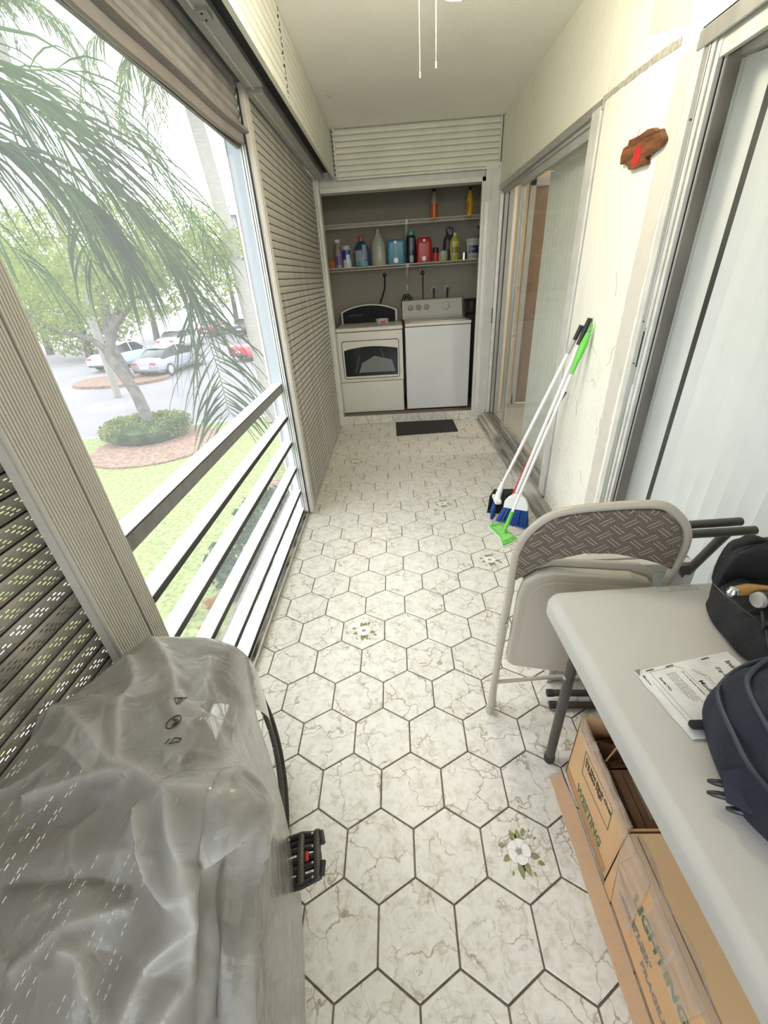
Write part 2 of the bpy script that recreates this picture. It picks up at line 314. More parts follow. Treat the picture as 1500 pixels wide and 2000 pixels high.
# ================================================================= FLOOR
S = .2032; R = S/math.sqrt(3); X0, X1, Y0, Y1 = -.47, 1.118, -.62, 4.267
floor = MB().box(-.70, 1.30, -2.6, 4.40, -.16, -.004).build('floor', M['grout']); tag(floor, kind='structure')
def clip(poly, ax, c, keep_less):
    out = []; n = len(poly)
    for i in range(n):
        p, q = poly[i], poly[(i+1) % n]; ip = (p[ax] <= c) == keep_less; iq = (q[ax] <= c) == keep_less
        if ip: out.append(p)
        if ip != iq:
            t = (c-p[ax])/(q[ax]-p[ax]); out.append(tuple(p[k]+t*(q[k]-p[k]) for k in (0, 1)))
    return out
def tile_mb(poly, zt, zb, inset=.0016):
    cx = sum(p[0] for p in poly)/len(poly); cy = sum(p[1] for p in poly)/len(poly); mb = MB(); n = len(poly)
    def ins(p):
        d = math.hypot(p[0]-cx, p[1]-cy); k = max(0, (d-inset*1.2)/d); return (cx+(p[0]-cx)*k, cy+(p[1]-cy)*k)
    vs = [(a, b, zb) for a, b in poly]+[(a, b, zt-.0013) for a, b in poly]+[(*ins(p), zt) for p in poly]
    fs = [(i, (i+1) % n, n+(i+1) % n, n+i) for i in range(n)]+[(n+i, n+(i+1) % n, 2*n+(i+1) % n, 2*n+i) for i in range(n)]+[tuple(range(2*n, 3*n))]
    return mb.add(vs, fs)
rh = (S-.0052)/math.sqrt(3)
hexp = [(rh*math.sin(k*PI/3), rh*math.cos(k*PI/3)) for k in range(6)]
hexmesh = tile_mb(hexp, 0, -.006).mesh('tile', M['tile'])
M['petal'] = mat('white_glaze_petal', (.80,.79,.76), .3, noise=.06, nscale=60); M['petalline'] = mat('brown_outline_print', (.20,.13,.10), .5)
M['leafprint'] = mat('olive_leaf_print', (.16,.17,.06), .4, noise=.5, nscale=90, col2=(.30,.30,.15))
def flower(parent, seed):
    r = random.Random(seed); z = .00035
    def blob(mb, cx, cy, a, rl, rw, z, wob=.09):
        pts = []
        for k in range(18):
            th = 2*PI*k/18; x = rl*math.cos(th)*(1+wob*math.sin(3*th+cx*90)); y = rw*math.sin(th)*(1+wob*math.cos(2*th))
            pts.append((cx+x*math.cos(a)-y*math.sin(a), cy+x*math.sin(a)+y*math.cos(a)))
        mb.add([(a_, b_, z) for a_, b_ in pts], [tuple(range(len(pts)))])
    def leaf(mb, cx, cy, a, l, w, z):
        pts = []
        for k in range(9): t = k/8; pts.append((l*t, w*math.sin(PI*t**.8)*(1-.15*(k % 2))))
        for k in range(8, 0, -1): t = k/8; pts.append((l*t, -w*math.sin(PI*t**.8)*(1-.15*(k % 2))))
        mb.prism([(cx+x*math.cos(a)-y*math.sin(a), cy+x*math.sin(a)+y*math.cos(a)) for x, y in pts], z-.0002, z)
    lv = MB(); ol = MB(); pt = MB(); ce = MB()
    for a, d, l, w in [(100,.018,.040,.011),(78,.022,.036,.010),(62,.040,.026,.007),(160,.040,.020,.008),(200,.026,.030,.009),(262,.022,.044,.011),(285,.020,.044,.011),(-18,.030,.030,.009),(-28,.052,.022,.007),(300,.055,.014,.004),(30,.058,.012,.003),(240,.052,.014,.004),(50,.062,.010,.003)]:
        an = math.radians(a); leaf(lv, d*math.cos(an), d*math.sin(an), an+.15, l, w, z)
    for a in (20, 40, 150, 215, 250, 300, -20, 335):
        an = math.radians(a); p = [(math.cos(an+.12*i)*(.03+.011*i), math.sin(an+.12*i)*(.03+.011*i), z) for i in range(4)]
        for i in range(3): ol.bar(p[i], p[i+1], .0007, .0003)
    for q_, a in enumerate((75, 150, 215, 285, 5)):
        an = math.radians(a); zq = z+.00012*q_; blob(ol, .0205*math.cos(an), .0195*math.sin(an), an+PI/2, .0180, .0149, zq); blob(pt, .0205*math.cos(an), .0195*math.sin(an), an+PI/2, .0173, .0142, zq+.00006)
    for k in range(16):
        an = k*PI/8+.2; ce.bar((.002*math.cos(an),.002*math.sin(an),z+.0008), (.0115*math.cos(an), .0115*math.sin(an), z+.0008), .0006, .0002)
    lv.build('flower_leaf_print', M['leafprint'], parent); pt.build('flower_petal_print', M['petal'], parent)
    o = ol.build('flower_outline_print', M['petalline'], parent); ce.build('flower_centre_print', M['petalline'], parent)
flowers = {(1, 2.5), (6, 0), (9, 3.5), (13, 2.5), (18, -1)}
fr_ = random.Random(11)
for r in range(-6, 26):
    for i in range(-4, 7):
        cx = (i+(.5 if r % 2 else 0))*S; cy = r*1.5*R
        poly = [(cx+a, cy+b) for a, b in hexp]
        if max(p[0] for p in poly) < X0+.01 or min(p[0] for p in poly) > X1-.01 or max(p[1] for p in poly) < Y0 or min(p[1] for p in poly) > Y1-.008: continue
        whole = min(p[0] for p in poly) >= X0 and max(p[0] for p in poly) <= X1 and min(p[1] for p in poly) >= Y0 and max(p[1] for p in poly) <= Y1
        if whole:
            o = bpy.data.objects.new('tile', hexmesh); COL.objects.link(o); o.parent = floor; o.location = (cx, cy, fr_.uniform(-.0006, .0004))
            if (r, round(cx/S*2)/2) in flowers: tag(o, 'tile printed with a white flower and olive leaves'); flower(o, r)
        else:
            for ax, c, kl in ((0, X0, False), (0, X1, True), (1, Y0, False), (1, Y1, True)): poly = clip(poly, ax, c, kl) if poly else poly
            if len(poly) > 2:
                o = tile_mb([(a-cx, b-cy) for a, b in poly], 0, -.006).build('tile', M['tile'], floor); o.location = (cx, cy, 0)
# raised tiled step of the laundry alcove
step = MB().box(-.56, 1.20, 4.285, 5.16, -.004, .100).build('trim_1', M['grout']); tag(step, kind='structure')
xs = -.46; k = 0; YF = 4.268
while xs < 1.10:
    a = .07; w1 = .15; up = k % 2
    b0, b1 = (xs, xs+w1+.03) if up else (xs+.03, xs+w1)
    t0, t1 = (xs+.03, xs+w1) if up else (xs, xs+w1+.03)
    p = [(b0+.002, .001), (b1-.002, .001), (t1-.002, .098), (t0+.002, .098)]
    p = [(min(max(x, -.452), 1.09), z) for x, z in p]
    if p[1][0]-p[0][0] > .01 or p[2][0]-p[3][0] > .01: MB().prism(p, YF, YF+.012, fn=lambda a, b, h: (a, h, b)).build('tile', M['tile'], step, bev=.0008)
    xs += w1+.0; k += 1

# ================================================================= CEILING, WALLS
o = MB().box(-.75, 1.4, -2.6, 4.35, 2.585, 2.70).build('ceiling', M['ceil']); tag(o, kind='structure')
# right wall: pier, lintel and end pieces round two sliding doors
wr = MB().box(1.20, 1.36, 1.49, 2.165, 0, 2.60).box(1.20, 1.36, 2.165, 4.40, 2.10, 2.60).box(1.20, 1.36, -2.6, 1.49, 2.075, 2.60).box(1.20, 1.36, -2.6, -1.05, 0, 2.10).box(1.20, 1.36, 4.235, 4.36, 0, 2.15)
wall_r = wr.build('wall_right', M['wall'], bev=.004); tag(wall_r, kind='structure')
def rough(pts, seed, amp=.006, sub=4):
    r = random.Random(seed); out = []
    for i in range(len(pts)):
        a, b = pts[i], pts[(i+1) % len(pts)]; n = max(1, int(math.hypot(b[0]-a[0], b[1]-a[1])/.03))
        for k in range(n): t = k/n; out.append((a[0]+(b[0]-a[0])*t+r.uniform(-amp, amp), a[1]+(b[1]-a[1])*t+r.uniform(-amp, amp)))
    return out
YZ = lambda a, b, h: (h, a, b)
MB().prism(rough([(1.585,2.05),(1.60,1.80),(1.61,1.2),(1.60,.6),(1.60,.12),(1.515,.12),(1.51,.8),(1.50,1.5),(1.495,2.06)], 1, .004), 1.1985, 1.205, YZ).build('plaster_strip', M['patch'], wall_r)
MB().prism(rough([(1.86,2.60),(1.850,2.20),(1.575,2.118),(1.585,2.60)], 2, .005), 1.1980, 1.205, YZ).build('plaster_patch', M['patch'], wall_r)
MB().prism(rough([(2.19,2.122),(1.86,2.118),(1.60,2.106),(1.595,2.082),(1.86,2.096),(2.19,2.104)], 3, .002), 1.1975, 1.205, YZ).build('plaster_seam', M['crackdark'], wall_r)
for k, (y, z, l, a) in enumerate([(1.70,1.33,.10,1.2),(1.78,1.08,.08,.4),(1.66,1.05,.12,2.0),(1.74,.95,.06,.2),(1.9,.75,.07,1.4),(1.63,.72,.09,1.8),(1.55,1.62,.05,.1),(1.68,.42,.08,1.1)]):
    p = [(1.1992, y+l*t*math.cos(a)+.008*math.sin(9*t+k), z+l*t*math.sin(a)+.008*math.cos(7*t+k)) for t in (0,.2,.4,.6,.8,1)]
    MB().tube(p, .0009, 4).build('crack', M['crackdark'], wall_r)
# back wall of the balcony: jambs and header of the alcove
wb = MB().box(-.56, -.415, 4.25, 4.36, 0, 2.28).box(-.56, 1.25, 4.30, 4.40, 2.155, 2.60).box(1.075, 1.20, 4.25, 4.36, 0, 2.28)
wall_b = wb.build('wall_back', M['frame'], bev=.003); tag(wall_b, kind='structure')
MB().box(-.41, 1.08, 4.262, 4.305, 2.155, 2.19).build('jamb_bead', M['frame'], wall_b, bev=.002)
MB().box(1.045, 1.078, 4.262, 4.30, 0.02, 2.19).build('jamb_bead', M['frame'], wall_b, bev=.002)
MB().box(1.118, 1.128, 4.243, 4.252, 0, 2.2).build('jamb_bead', M['frame'], wall_b, bev=.001)
MB().box(1.03, 1.075, 4.232, 4.25, 0, .03).build('jamb_foot', M['frame'], wall_b, bev=.002)
# alcove shell
al = MB().box(-.66, -.56, 4.36, 5.2, 0, 2.6).box(1.20, 1.30, 4.36, 5.2, 0, 2.6).box(-.66, 1.30, 5.10, 5.22, 0, 2.6).box(-.66, 1.30, 4.36, 5.2, 2.45, 2.6)
o = al.build('wall_alcove', M['alcove']); tag(o, kind='structure'); wall_al = o
MB().box(.355, .375, 5.097, 5.101, 1.2, 2.4).build('panel_joint', M['alcove'], wall_al)
# louvred panel above the alcove
pan = empty('trim_2', (0, 4.262, 0), kind='structure')
def P_(mb, name, m, root, **k):
    return mb.build(name, m, root, **k)
lx0, lx1 = -.252, 1.188
for i in range(8):
    z0 = 2.255+i*.0405
    mb = MB().prism([(0,0),(-.010,.004),(-.012,.018),(-.008,.034),(0,.037)], lx0+.018, lx1-.014, fn=lambda a, b, h, z0=z0: (h, a, b+z0)); mb.build('slat', M['fascia'], pan)
MB().box(lx0, lx1, .0, .030, 2.245, 2.583).build('backing', M['framegrey'], pan)
MB().box(lx0, lx0+.016, -.014, .0, 2.245, 2.583).build('end_cap', M['fascia'], pan); MB().box(lx1-.012, lx1, -.014, .0, 2.245, 2.583).build('end_cap', M['fascia'], pan)
MB().box(lx0, lx1, -.014, .02, 2.238, 2.252).build('bottom_lip', M['fascia'], pan)
# long fascia of the shutter box on the left
fas = empty('trim_3', (-.27, 0, 0), kind='structure')
for (ya, yb, amp) in ((-2.6, 2.395, 1.0), (2.405, 4.25, .45)):
    for i in range(8):
        z0 = 2.258+i*.0405
        mb = MB().prism([(-.004,0),(.004*amp,.006),(.0055*amp,.020),(.004*amp,.034),(-.004,.040)], ya, yb, fn=lambda a, b, h, z0=z0: (a, h, b+z0)); mb.build('slat', M['fascia'], fas)
    MB().box(-.012, .008, ya, yb, 2.245, 2.262).build('bottom_lip', M['fascia'], fas)
MB().box(-.02, -.006, -2.6, 4.25, 2.25, 2.585).build('backing', M['black'], fas)
for i in range(14): MB().box(-.002, .0062, 2.396+.002*(i % 2), 2.404+.003*(i % 3), 2.26+i*.0232, 2.272+i*.0232).build('seam_gap', M['black'], fas)
for i in range(10): MB().box(lx0-.004, lx0+.003, 4.244, 4.252, 2.27+i*.032, 2.285+i*.032).build('seam_gap', M['black'], wall_b)
# shutter box: dark slot and grey header rail
hd = MB().box(-.75, -.29, -2.6, 4.25, 2.47, 2.585).box(-.356, -.288, -2.6, 4.25, 2.30, 2.48)
o = hd.build('trim_4', M['black']); tag(o, kind='structure')
hr = empty('trim_5', kind='structure')
MB().box(-.44, -.352, -2.6, 2.262, 2.275, 2.34).build('header_rail', M['framegrey'], hr, bev=.003)
MB().box(-.44, -.358, 2.272, 4.245, 2.255, 2.32).build('header_rail', M['framegrey'], hr, bev=.003)
MB().box(-.405, -.398, -2.6, 2.262, 2.268, 2.276).build('header_bead', M['frame'], hr); MB().box(-.405, -.398, 2.272, 4.245, 2.248, 2.256).build('header_bead', M['frame'], hr)
MB().box(-.70, -.555, -2.6, 4.3, 2.36, 2.60).build('outer_lintel', M['frame'], hr)
MB().box(-.405, -.36, 1.60, 1.66, 2.262, 2.276).build('bracket_plate', M['alu'], hr, bev=.002)
for y in (1.61, 1.65): MB().lathe([(.004,-.002),(.004,.002)], (-.382, y, 2.262), 8).build('screw', M['black'], hr)

# ================================================================= LEFT SIDE: posts, shutters, railing, screen
def shutter(name, label, y0, y1, z0, z1, x, msh, pitch, mats, zsplit=None, lean=0):
    root = empty(name, (x, (y0+y1)/2, 0), label, 'shutter'); L = (y1-y0)/2
    def prof(m):
        h = pitch/2; p = [(-.008,-h-.002),(-.008,-h+.0008),(.001,-h+.0012),(.005,-h*.5),(.0065,.1*h),(.0045,h*.6),(.001,h-.0030),(-.008,h-.0026),(-.008,h+.0015)]
        P = [[(a, s*L, b) for a, b in p] for s in (-1, 1)]; mb = MB().grid(P)
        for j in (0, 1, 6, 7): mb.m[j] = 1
        return mb.mesh('slat', [m, M['jointshade']], smooth=False)
    ms = [prof(m) for m in mats]; n = int((z1-z0)/pitch)
    for i in range(n):
        zc = z0+(i+.5)*pitch; me = ms[0] if zsplit is None or zc > zsplit else ms[1]
        o = bpy.data.objects.new('slat', me); COL.objects.link(o); o.parent = root; o.location = (lean*(zc/2.2), 0, zc)
    return root
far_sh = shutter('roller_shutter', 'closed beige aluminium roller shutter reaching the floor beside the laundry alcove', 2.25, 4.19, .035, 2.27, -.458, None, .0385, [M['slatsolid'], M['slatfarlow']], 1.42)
MB().box(-.02, .012, -.97, .97, 0.0, .036).build('bottom_rail', M['framegrey'], far_sh, bev=.002)
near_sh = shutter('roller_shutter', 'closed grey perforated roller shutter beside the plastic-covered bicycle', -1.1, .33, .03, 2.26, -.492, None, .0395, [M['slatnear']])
roll_sh = empty('roller_shutter', (-.475, 1.3, 0), 'rolled-up grey roller shutter hanging over the open window', 'shutter')
for i in range(5):
    P = [[(a, y, b+2.135+i*.0385) for a, b in ((-.004,-.019),(.004,-.010),(.006,0),(.004,.010),(-.002,.017))] for y in (-.90, 0, .905)]
    MB().grid(P).build('slat', M['slatroll'], roll_sh)
# bowed bottom rail of the raised shutter (angle profile)
P = []
for k in range(13):
    y = -.91+k*.152; s = -.022*(1-((k-6)/6.)**2); P.append([(a+.004*math.sin(k*1.1), y, b+s) for a, b in ((-.012,2.12),(.012,2.125),(.030,2.118),(.032,2.104),(.006,2.098),(.004,2.065),(-.004,2.060),(-.016,2.066))])
MB().grid([r+[r[0]] for r in P]).build('bottom_rail', M['barroll'], roll_sh)
MB().box(-.040, -.026, -.91, .91, 2.05, 2.30).build('back_sheet', M['slatroll'], roll_sh)
# guide posts
gp = empty('trim_6', (-.45, 2.2, 0), kind='structure')
MB().box(-.012, .012, .005, .075, .02, 2.28).build('guide_rail', M['post'], gp, bev=.003)
MB().box(.012, .018, .010, .022, .03, 2.26).build('guide_lip', M['post'], gp); MB().box(.012, .018, .056, .070, .03, 2.26).build('guide_lip', M['post'], gp)
MB().box(-.016, -.010, -.008, .07, .03, 2.26).build('guide_gap', M['black'], gp)
for i, (xa, xb, m) in enumerate([(-.026,-.018,'aluw'),(-.038,-.030,'aluw'),(-.050,-.042,'alu')]): MB().box(xa, xb, .000, .07, .03, 2.14).build('frame_bead', M[m], gp, bev=.001)
MB().box(-.052, -.016, .012, .07, .03, 2.14).build('frame_web', M['aluw'], gp)
for z in (.55, 1.32): MB().lathe([(.003,-.001),(.003,.001)], (-.034, -.001, z), 8).build('screw', M['black'], gp)
MB().box(-.135, -.056, .035, .12, -.12, 2.20).build('outer_post', M['postshade'], gp, bev=.003)
rp = empty('trim_7', (-.46, .36, 0), kind='structure')
MB().box(-.026, -.006, -.083, .083, .02, 2.28).build('post_core', M['post'], rp)
for i in range(22):
    y = -.078+i*.0074; MB().box(-.0065, .001 if i != 14 else -.004, y, y+.0052, .02, 2.28).build('rib', M['post'], rp)
MB().box(-.10, -.028, .04, .10, -.1, 2.15).build('outer_post', M['aluw'], rp)
MB().box(-.475, -.440, -1.19, -1.09, .02, 2.28).build('trim_11', M['post'], bev=.002)['kind'] = 'structure'
MB().box(-.475, -.440, 4.19, 4.25, .02, 2.28).build('trim_8', M['frame'], bev=.002)['kind'] = 'structure'
# railing
rl = empty('balcony_railing', (-.53, 1.3, 0), 'white metal balcony railing of six flat horizontal bars', 'railing')
for i, (z, h) in enumerate([(.938,.052),(.733,.026),(.560,.026),(.375,.026),(.195,.026),(.045,.026)]):
    br_ = MB().box(-.034, .026, -2.6, .935, z-h, z).build('bar', M['rail'], rl, bev=.002)
    MB().box(.0262, .0275, -2.6, .93, z-h+.001, z-.004).build('inner_shade_strip', M['railshade' if i == 0 else 'railshadedark'], br_); MB().box(.0262, .0280, -2.6, .93, z-.006, z-.002).build('edge_line', M['railshadedark'], br_)  # thin dark strips paint the shade on the inner side of each bar
MB().box(-.02, .012, .93, .95, .0, .94).build('end_bracket', M['aluw'], rl)
# sill / track along the opening
si = empty('trim_9', (-.49, 0, 0), kind='structure')
MB().box(-.14, .016, -2.6, 4.25, -.16, .006).build('sill', M['sill'], si, bev=.002)
MB().box(.012, .020, -2.6, 4.25, .0, .020).build('track_lip', M['alu'], si)
MB().box(-.018, -.012, -2.6, 4.25, .0, .014).build('track_lip', M['aluw'], si)
P = [(-.04+.006*math.sin(k), .80+.05*k, .018+.004*math.sin(k*2)) for k in range(16)]
MB().tube(P, .0035, 6).build('loose_gasket', M['rubber'], si); MB().tube([(x+.02, y+.55, z+.0) for x, y, z in P[:9]], .003, 6).build('loose_gasket', M['rail'], si)
MB().prism([(0,0),(.02,.02),(.015,.08),(-.004,.07)], .006, .010, fn=lambda a, b, h: (a-.03, b+1.42, h+.006)).build('torn_flap', M['rail'], si)
# insect screen
sm = bpy.data.materials.new('insect_screen'); sm.use_nodes = True; t = sm.node_tree; t.nodes.clear()
so = N(t, 'OutputMaterial'); a_ = N(t, 'BsdfTransparent'); d_ = N(t, 'BsdfTranslucent'); d_.inputs[0].default_value = (.85,.85,.85,1); d2 = N(t, 'BsdfDiffuse'); d2.inputs[0].default_value = (.6,.6,.6,1)
m1 = N(t, 'MixShader'); m1.inputs[0].default_value = .4; m2 = N(t, 'MixShader'); m2.inputs[0].default_value = .15
t.links.new(d_.outputs[0], m1.inputs[1]); t.links.new(d2.outputs[0], m1.inputs[2]); t.links.new(a_.outputs[0], m2.inputs[1]); t.links.new(m1.outputs[0], m2.inputs[2]); t.links.new(m2.outputs[0], so.inputs[0])
M['screen'] = sm; M['lining'] = mat('brown_reveal_lining', (.20,.165,.12), .7, noise=.1, nscale=10)
wn = empty('window_1', (-.58, 1.3, 0), kind='structure')
MB().add([(0,-.92,-.02),(0,.945,-.02),(0,.945,2.13),(0,-.92,2.13)], [(0,1,2,3)]).build('insect_screen', sm, wn)
MB().box(-.006, .006, -.93, -.90, -.03, 2.13).box(-.006, .006, .93, .95, -.03, 2.13).build('screen_frame', M['aluw'], wn)

# ================================================================= RIGHT SIDE DOORS
sl = empty('trim_10', (1.2, 0, 0), kind='structure')
MB().box(-.083, .16, -2.6, 4.24, -.10, .045).build('sill_step', M['sill2'], sl, bev=.006)
MB().box(-.050, .16, -2.6, 4.24, .04, .072).build('sill_upper', M['sill2'], sl, bev=.004)
for xa, h, m in ((-.018,.092,'alu'),(.012,.098,'alu'),(.045,.10,'alu'),(.08,.10,'aluw')):
    MB().box(xa, xa+.006, 2.17, 4.235, .07, h).build('track_rib', M[m], sl); MB().box(xa, xa+.006, -1.05, 1.49, .07, h).build('track_rib', M[m], sl)
def stile(mb_args, name, m, root, bev=.002): return MB().box(*mb_args).build(name, M[m], root, bev=bev)
d1 = empty('door_1', (1.22, 3.2, 0), kind='structure')
stile((-.02,.11,-1.035,-1.015,.08,2.10),'jamb','alu',d1); stile((-.03,.0,-1.02,-.925,.08,2.09),'jamb_face','aluw',d1); stile((.0,.02,-.925,-.905,.08,2.06),'stile_lip','alu',d1)
stile((-.01,.05,-1.015,1.035,2.055,2.10),'head_rail','framegrey',d1); stile((-.028,-.01,-1.03,1.035,2.075,2.115),'head_lip','alu',d1)
stile((.0,.03,-.925,.385,.085,.125),'bottom_rail','alu',d1)
stile((.0,.03,-.925,.385,2.01,2.056),'top_rail','framegrey',d1)
stile((.0,.022,.385,.405,.085,2.06),'stile','alu',d1); stile((.026,.040,.390,.425,.085,2.06),'stile','aluw',d1)
stile((-.02,.012,1.00,1.032,.08,2.09),'jamb','aluw',d1); stile((.02,.05,.99,1.03,.08,2.09),'jamb','alu',d1); stile((.06,.10,.985,1.03,.08,2.09),'jamb','framegrey',d1)
MB().add([(.015,-.92,.12),(.015,.385,.12),(.015,.385,2.02),(.015,-.92,2.02)], [(0,1,2,3)]).build('glass_pane', M['glass'], d1)
stile((-.026,-.020,1.008,1.022,1.00,1.14),'latch','black',d1); stile((.03,.034,.36,.366,1.15,1.16),'stile_screw','chrome',d1)
for z in (1.32,.95): MB().tube([(.03,.37,z),(.05,.40,z)], .006, 6).build('latch_pin', M['chrome'], d1)
d2 = empty('door_2', (1.22, 0, 0), kind='structure')
stile((-.022,.0,1.452,1.486,.08,2.07),'jamb_bead','aluw',d2,.001); stile((-.008,.06,1.456,1.484,.08,2.07),'jamb','framegrey',d2,0); stile((-.014,-.006,1.462,1.472,.08,2.06),'jamb_groove','black',d2,0)
stile((-.016,.012,1.430,1.453,.08,2.06),'jamb_channel','alu',d2); stile((-.014,.010,1.409,1.427,.08,2.05),'stile','aluw',d2,.001); stile((-.009,.010,1.426,1.431,.08,2.05),'stile_groove','black',d2,0)
stile((-.008,.012,1.388,1.406,.08,2.04),'stile','aluw',d2,.001); stile((-.004,.010,1.405,1.410,.08,2.04),'stile_groove','black',d2,0)
stile((.006,.013,1.384,1.389,.08,2.0),'glass_gasket','black',d2,0); stile((.010,.016,1.380,1.385,.1,2.0),'glass_bead','post',d2,0)
stile((-.0165,-.013,1.411,1.425,1.02,1.24),'handle_plate','alu',d2,.001); stile((-.019,-.0155,1.415,1.421,1.09,1.225),'handle_slot','black',d2,0)
for z in (1.26,1.10): MB().lathe([(.004,-.002),(.004,.002)], (-.017, 1.441, z), 8).build('screw', M['black'], d2)
MB().lathe([(.004,-.002),(.004,.002)], (-.017, 1.441, 1.86), 8).build('screw', M['black'], d2)
stile((-.02,.05,-1.05,1.486,2.045,2.085),'head_channel','framegrey',d2); stile((-.026,-.018,-1.05,1.486,2.03,2.075),'head_lip','alu',d2); stile((-.004,.014,-1.05,1.39,1.985,2.045),'head_rail','aluw',d2)
stile((.0,.014,-1.05,1.385,.09,.13),'bottom_rail','aluw',d2)
MB().add([(.013,-1.0,.10),(.013,1.385,.10),(.013,1.385,2.0),(.013,-1.0,2.0)], [(0,1,2,3)]).build('glass_pane', M['glass'], d2)
# vertical blinds
def vane_mesh(w, z0, z1, bow=.011, m='vane'):
    P = [[((u*u-1)*-bow, u*w/2, z) for u in (-1,-.6,-.2,.2,.6,1)] for z in (z0, z1)]
    return MB().grid(P).mesh('vane', M[m], smooth=True)
def blinds(name, label, x, ys, angs, m, z0=.13, z1=1.99):
    root = empty(name, (x, 0, 0), label, 'blind'); me = vane_mesh(.089, z0, z1, m=m)
    for y, a in zip(ys, angs):
        o = bpy.data.objects.new('vane', me); COL.objects.link(o); o.parent = root; o.location = (0, y, 0); o.rotation_euler.z = math.radians(a)
    MB().box(-.02, .02, min(ys)-.05, max(ys)+.05, z1+.01, z1+.05).build('head_track', M['frame'], root)
    return root
ys = [1.384, 1.368, 1.205]+[1.146-.0730*i for i in range(30)]
MB().box(1.30, 1.359, 1.484, 1.4895, .06, 2.07).build('reveal_lining', M['lining'], wall_r)
bl2 = blinds('vertical_blind', 'white vertical blind with a gap behind the near sliding door', 1.325, ys, [24, 20, 26]+[15+2*math.sin(i*2.1) for i in range(30)], 'vane')
MB().box(.0, .006, 1.41, 1.43, 1.15, 1.17).build('vane_clip', M['whitepl'], bl2); MB().box(.0, .006, 1.41, 1.43, 1.28, 1.30).build('vane_clip', M['whitepl'], bl2)
ys = [3.22-.075*i for i in range(15)]
bl1 = blinds('vertical_blind', 'grey green vertical blind closed behind the far sliding door', 1.34, ys, [10+2*math.sin(i*1.7) for i in range(15)], 'vaneg', z1=2.03)
# room behind
rm = MB().box(1.36, 3.8, -2.6, 4.6, -.02, .06).build('floor_room', M['roomfloor']); tag(rm, kind='structure')
tag(MB().box(1.25, 3.9, -2.6, 4.7, 2.45, 2.55).build('ceiling_room', M['frame']), kind='structure')
tag(MB().box(1.22, 1.60, 4.60, 4.72, 0, 2.5).box(2.5, 3.9, 4.60, 4.72, 0, 2.5).box(1.6, 2.5, 4.6, 4.72, 2.16, 2.5).build('wall_room_back', M['tan']), kind='structure')
tag(MB().box(3.8, 3.9, -2.6, 4.7, 0, 2.5).box(1.36, 3.9, -2.7, -2.6, 0, 2.5).build('wall_room_side', M['brownroom']), kind='structure')
tag(MB().box(1.36, 3.8, 1.75, 1.85, 0, 2.5).build('wall_room_divider', M['brownroom']), kind='structure')
rl_ = empty('added_room_lamp', (2.5, 3.4, 2.45), 'added unseen lamp brightening the tan room behind the far sliding door', 'lamp'); MB().lathe([(.02,-.0),(.16,-.01),(.15,-.06),(.05,-.09),(0,-.092)], (0,0,0), 24).build('added_lamp_glow', M['lamp'], rl_, smooth=True)  # out-of-view lamp, added to light the room behind the glass
tag(MB().box(1.25, 1.59, 4.585, 4.60, .06, .16).build('baseboard_room', M['frame'], bev=.002), kind='structure')
dr = empty('door_3', (1.6, 4.6, 0), kind='structure')
MB().box(.02, .88, .02, .06, .06, 2.14).build('door_leaf', M['wood'], dr); MB().box(-.035, .02, -.015, .02, .06, 2.20).build('door_casing', M['roomfloor'], dr, bev=.002); MB().box(-.035, .90, -.015, .02, 2.14, 2.20).build('door_casing', M['roomfloor'], dr, bev=.002)
MB().lathe([(.0,0),(.02,.005),(.025,.02),(.012,.035),(.01,.05)], (.10, -.02, 1.0), 12).build('door_knob', M['chrome'], dr)
# brown carton seen through the glass
# ================================================================= CEILING FAN
fan = empty('ceiling_fan', (.42, 1.46, 2.585), 'white ceiling fan with a glass globe and two pull chains', 'fan')
MB().lathe([(.0,0),(.07,-.0),(.075,-.03),(.03,-.05),(.03,-.09),(.09,-.10),(.10,-.15),(.09,-.20),(.05,-.22)], (0,0,0), 24).build('motor', M['frame'], fan, smooth=True)
MB().lathe([(.05,-.22),(.085,-.25),(.10,-.30),(.085,-.355),(.05,-.388),(.0,-.398)], (.02,.0,.0), 24).build('globe', M['lamp'], fan, smooth=True)
for k in range(4):
    a = PI/4+k*PI/2; c, s = math.cos(a), math.sin(a)
    P = [[(c*r-s*w*(.05+.02*(r > .2)), s*r+c*w*(.05+.02*(r > .2)), -.13+.008*w) for w in (-1, 1)] for r in (.10,.16,.22,.30,.38,.42)]
    o = MB().grid(P).build('blade', M['frame'], fan); sm_ = o.modifiers.new('t', 'SOLIDIFY'); sm_.thickness = .006
MB().tube([(-.093,.04,-.20),(-.093,.04,-.54)], .0012, 5).tube([(-.093,.04,-.54),(-.093,.04,-.555)], .003, 6).build('pull_chain', M['framegrey'], fan)
MB().tube([(-.041,.04,-.20),(-.041,.04,-.52)], .0012, 5).tube([(-.041,.04,-.52),(-.041,.04,-.535)], .003, 6).build('pull_chain', M['framegrey'], fan)
hk = MB().tube([(-.18,3.43,2.586),(-.18,3.43,2.56),(-.165,3.43,2.545),(-.15,3.43,2.55),(-.148,3.43,2.562)], .0028, 6).build('ceiling_hook', M['alu']); tag(hk, 'small bent metal hook screwed into the ceiling above the shutter', 'hook')

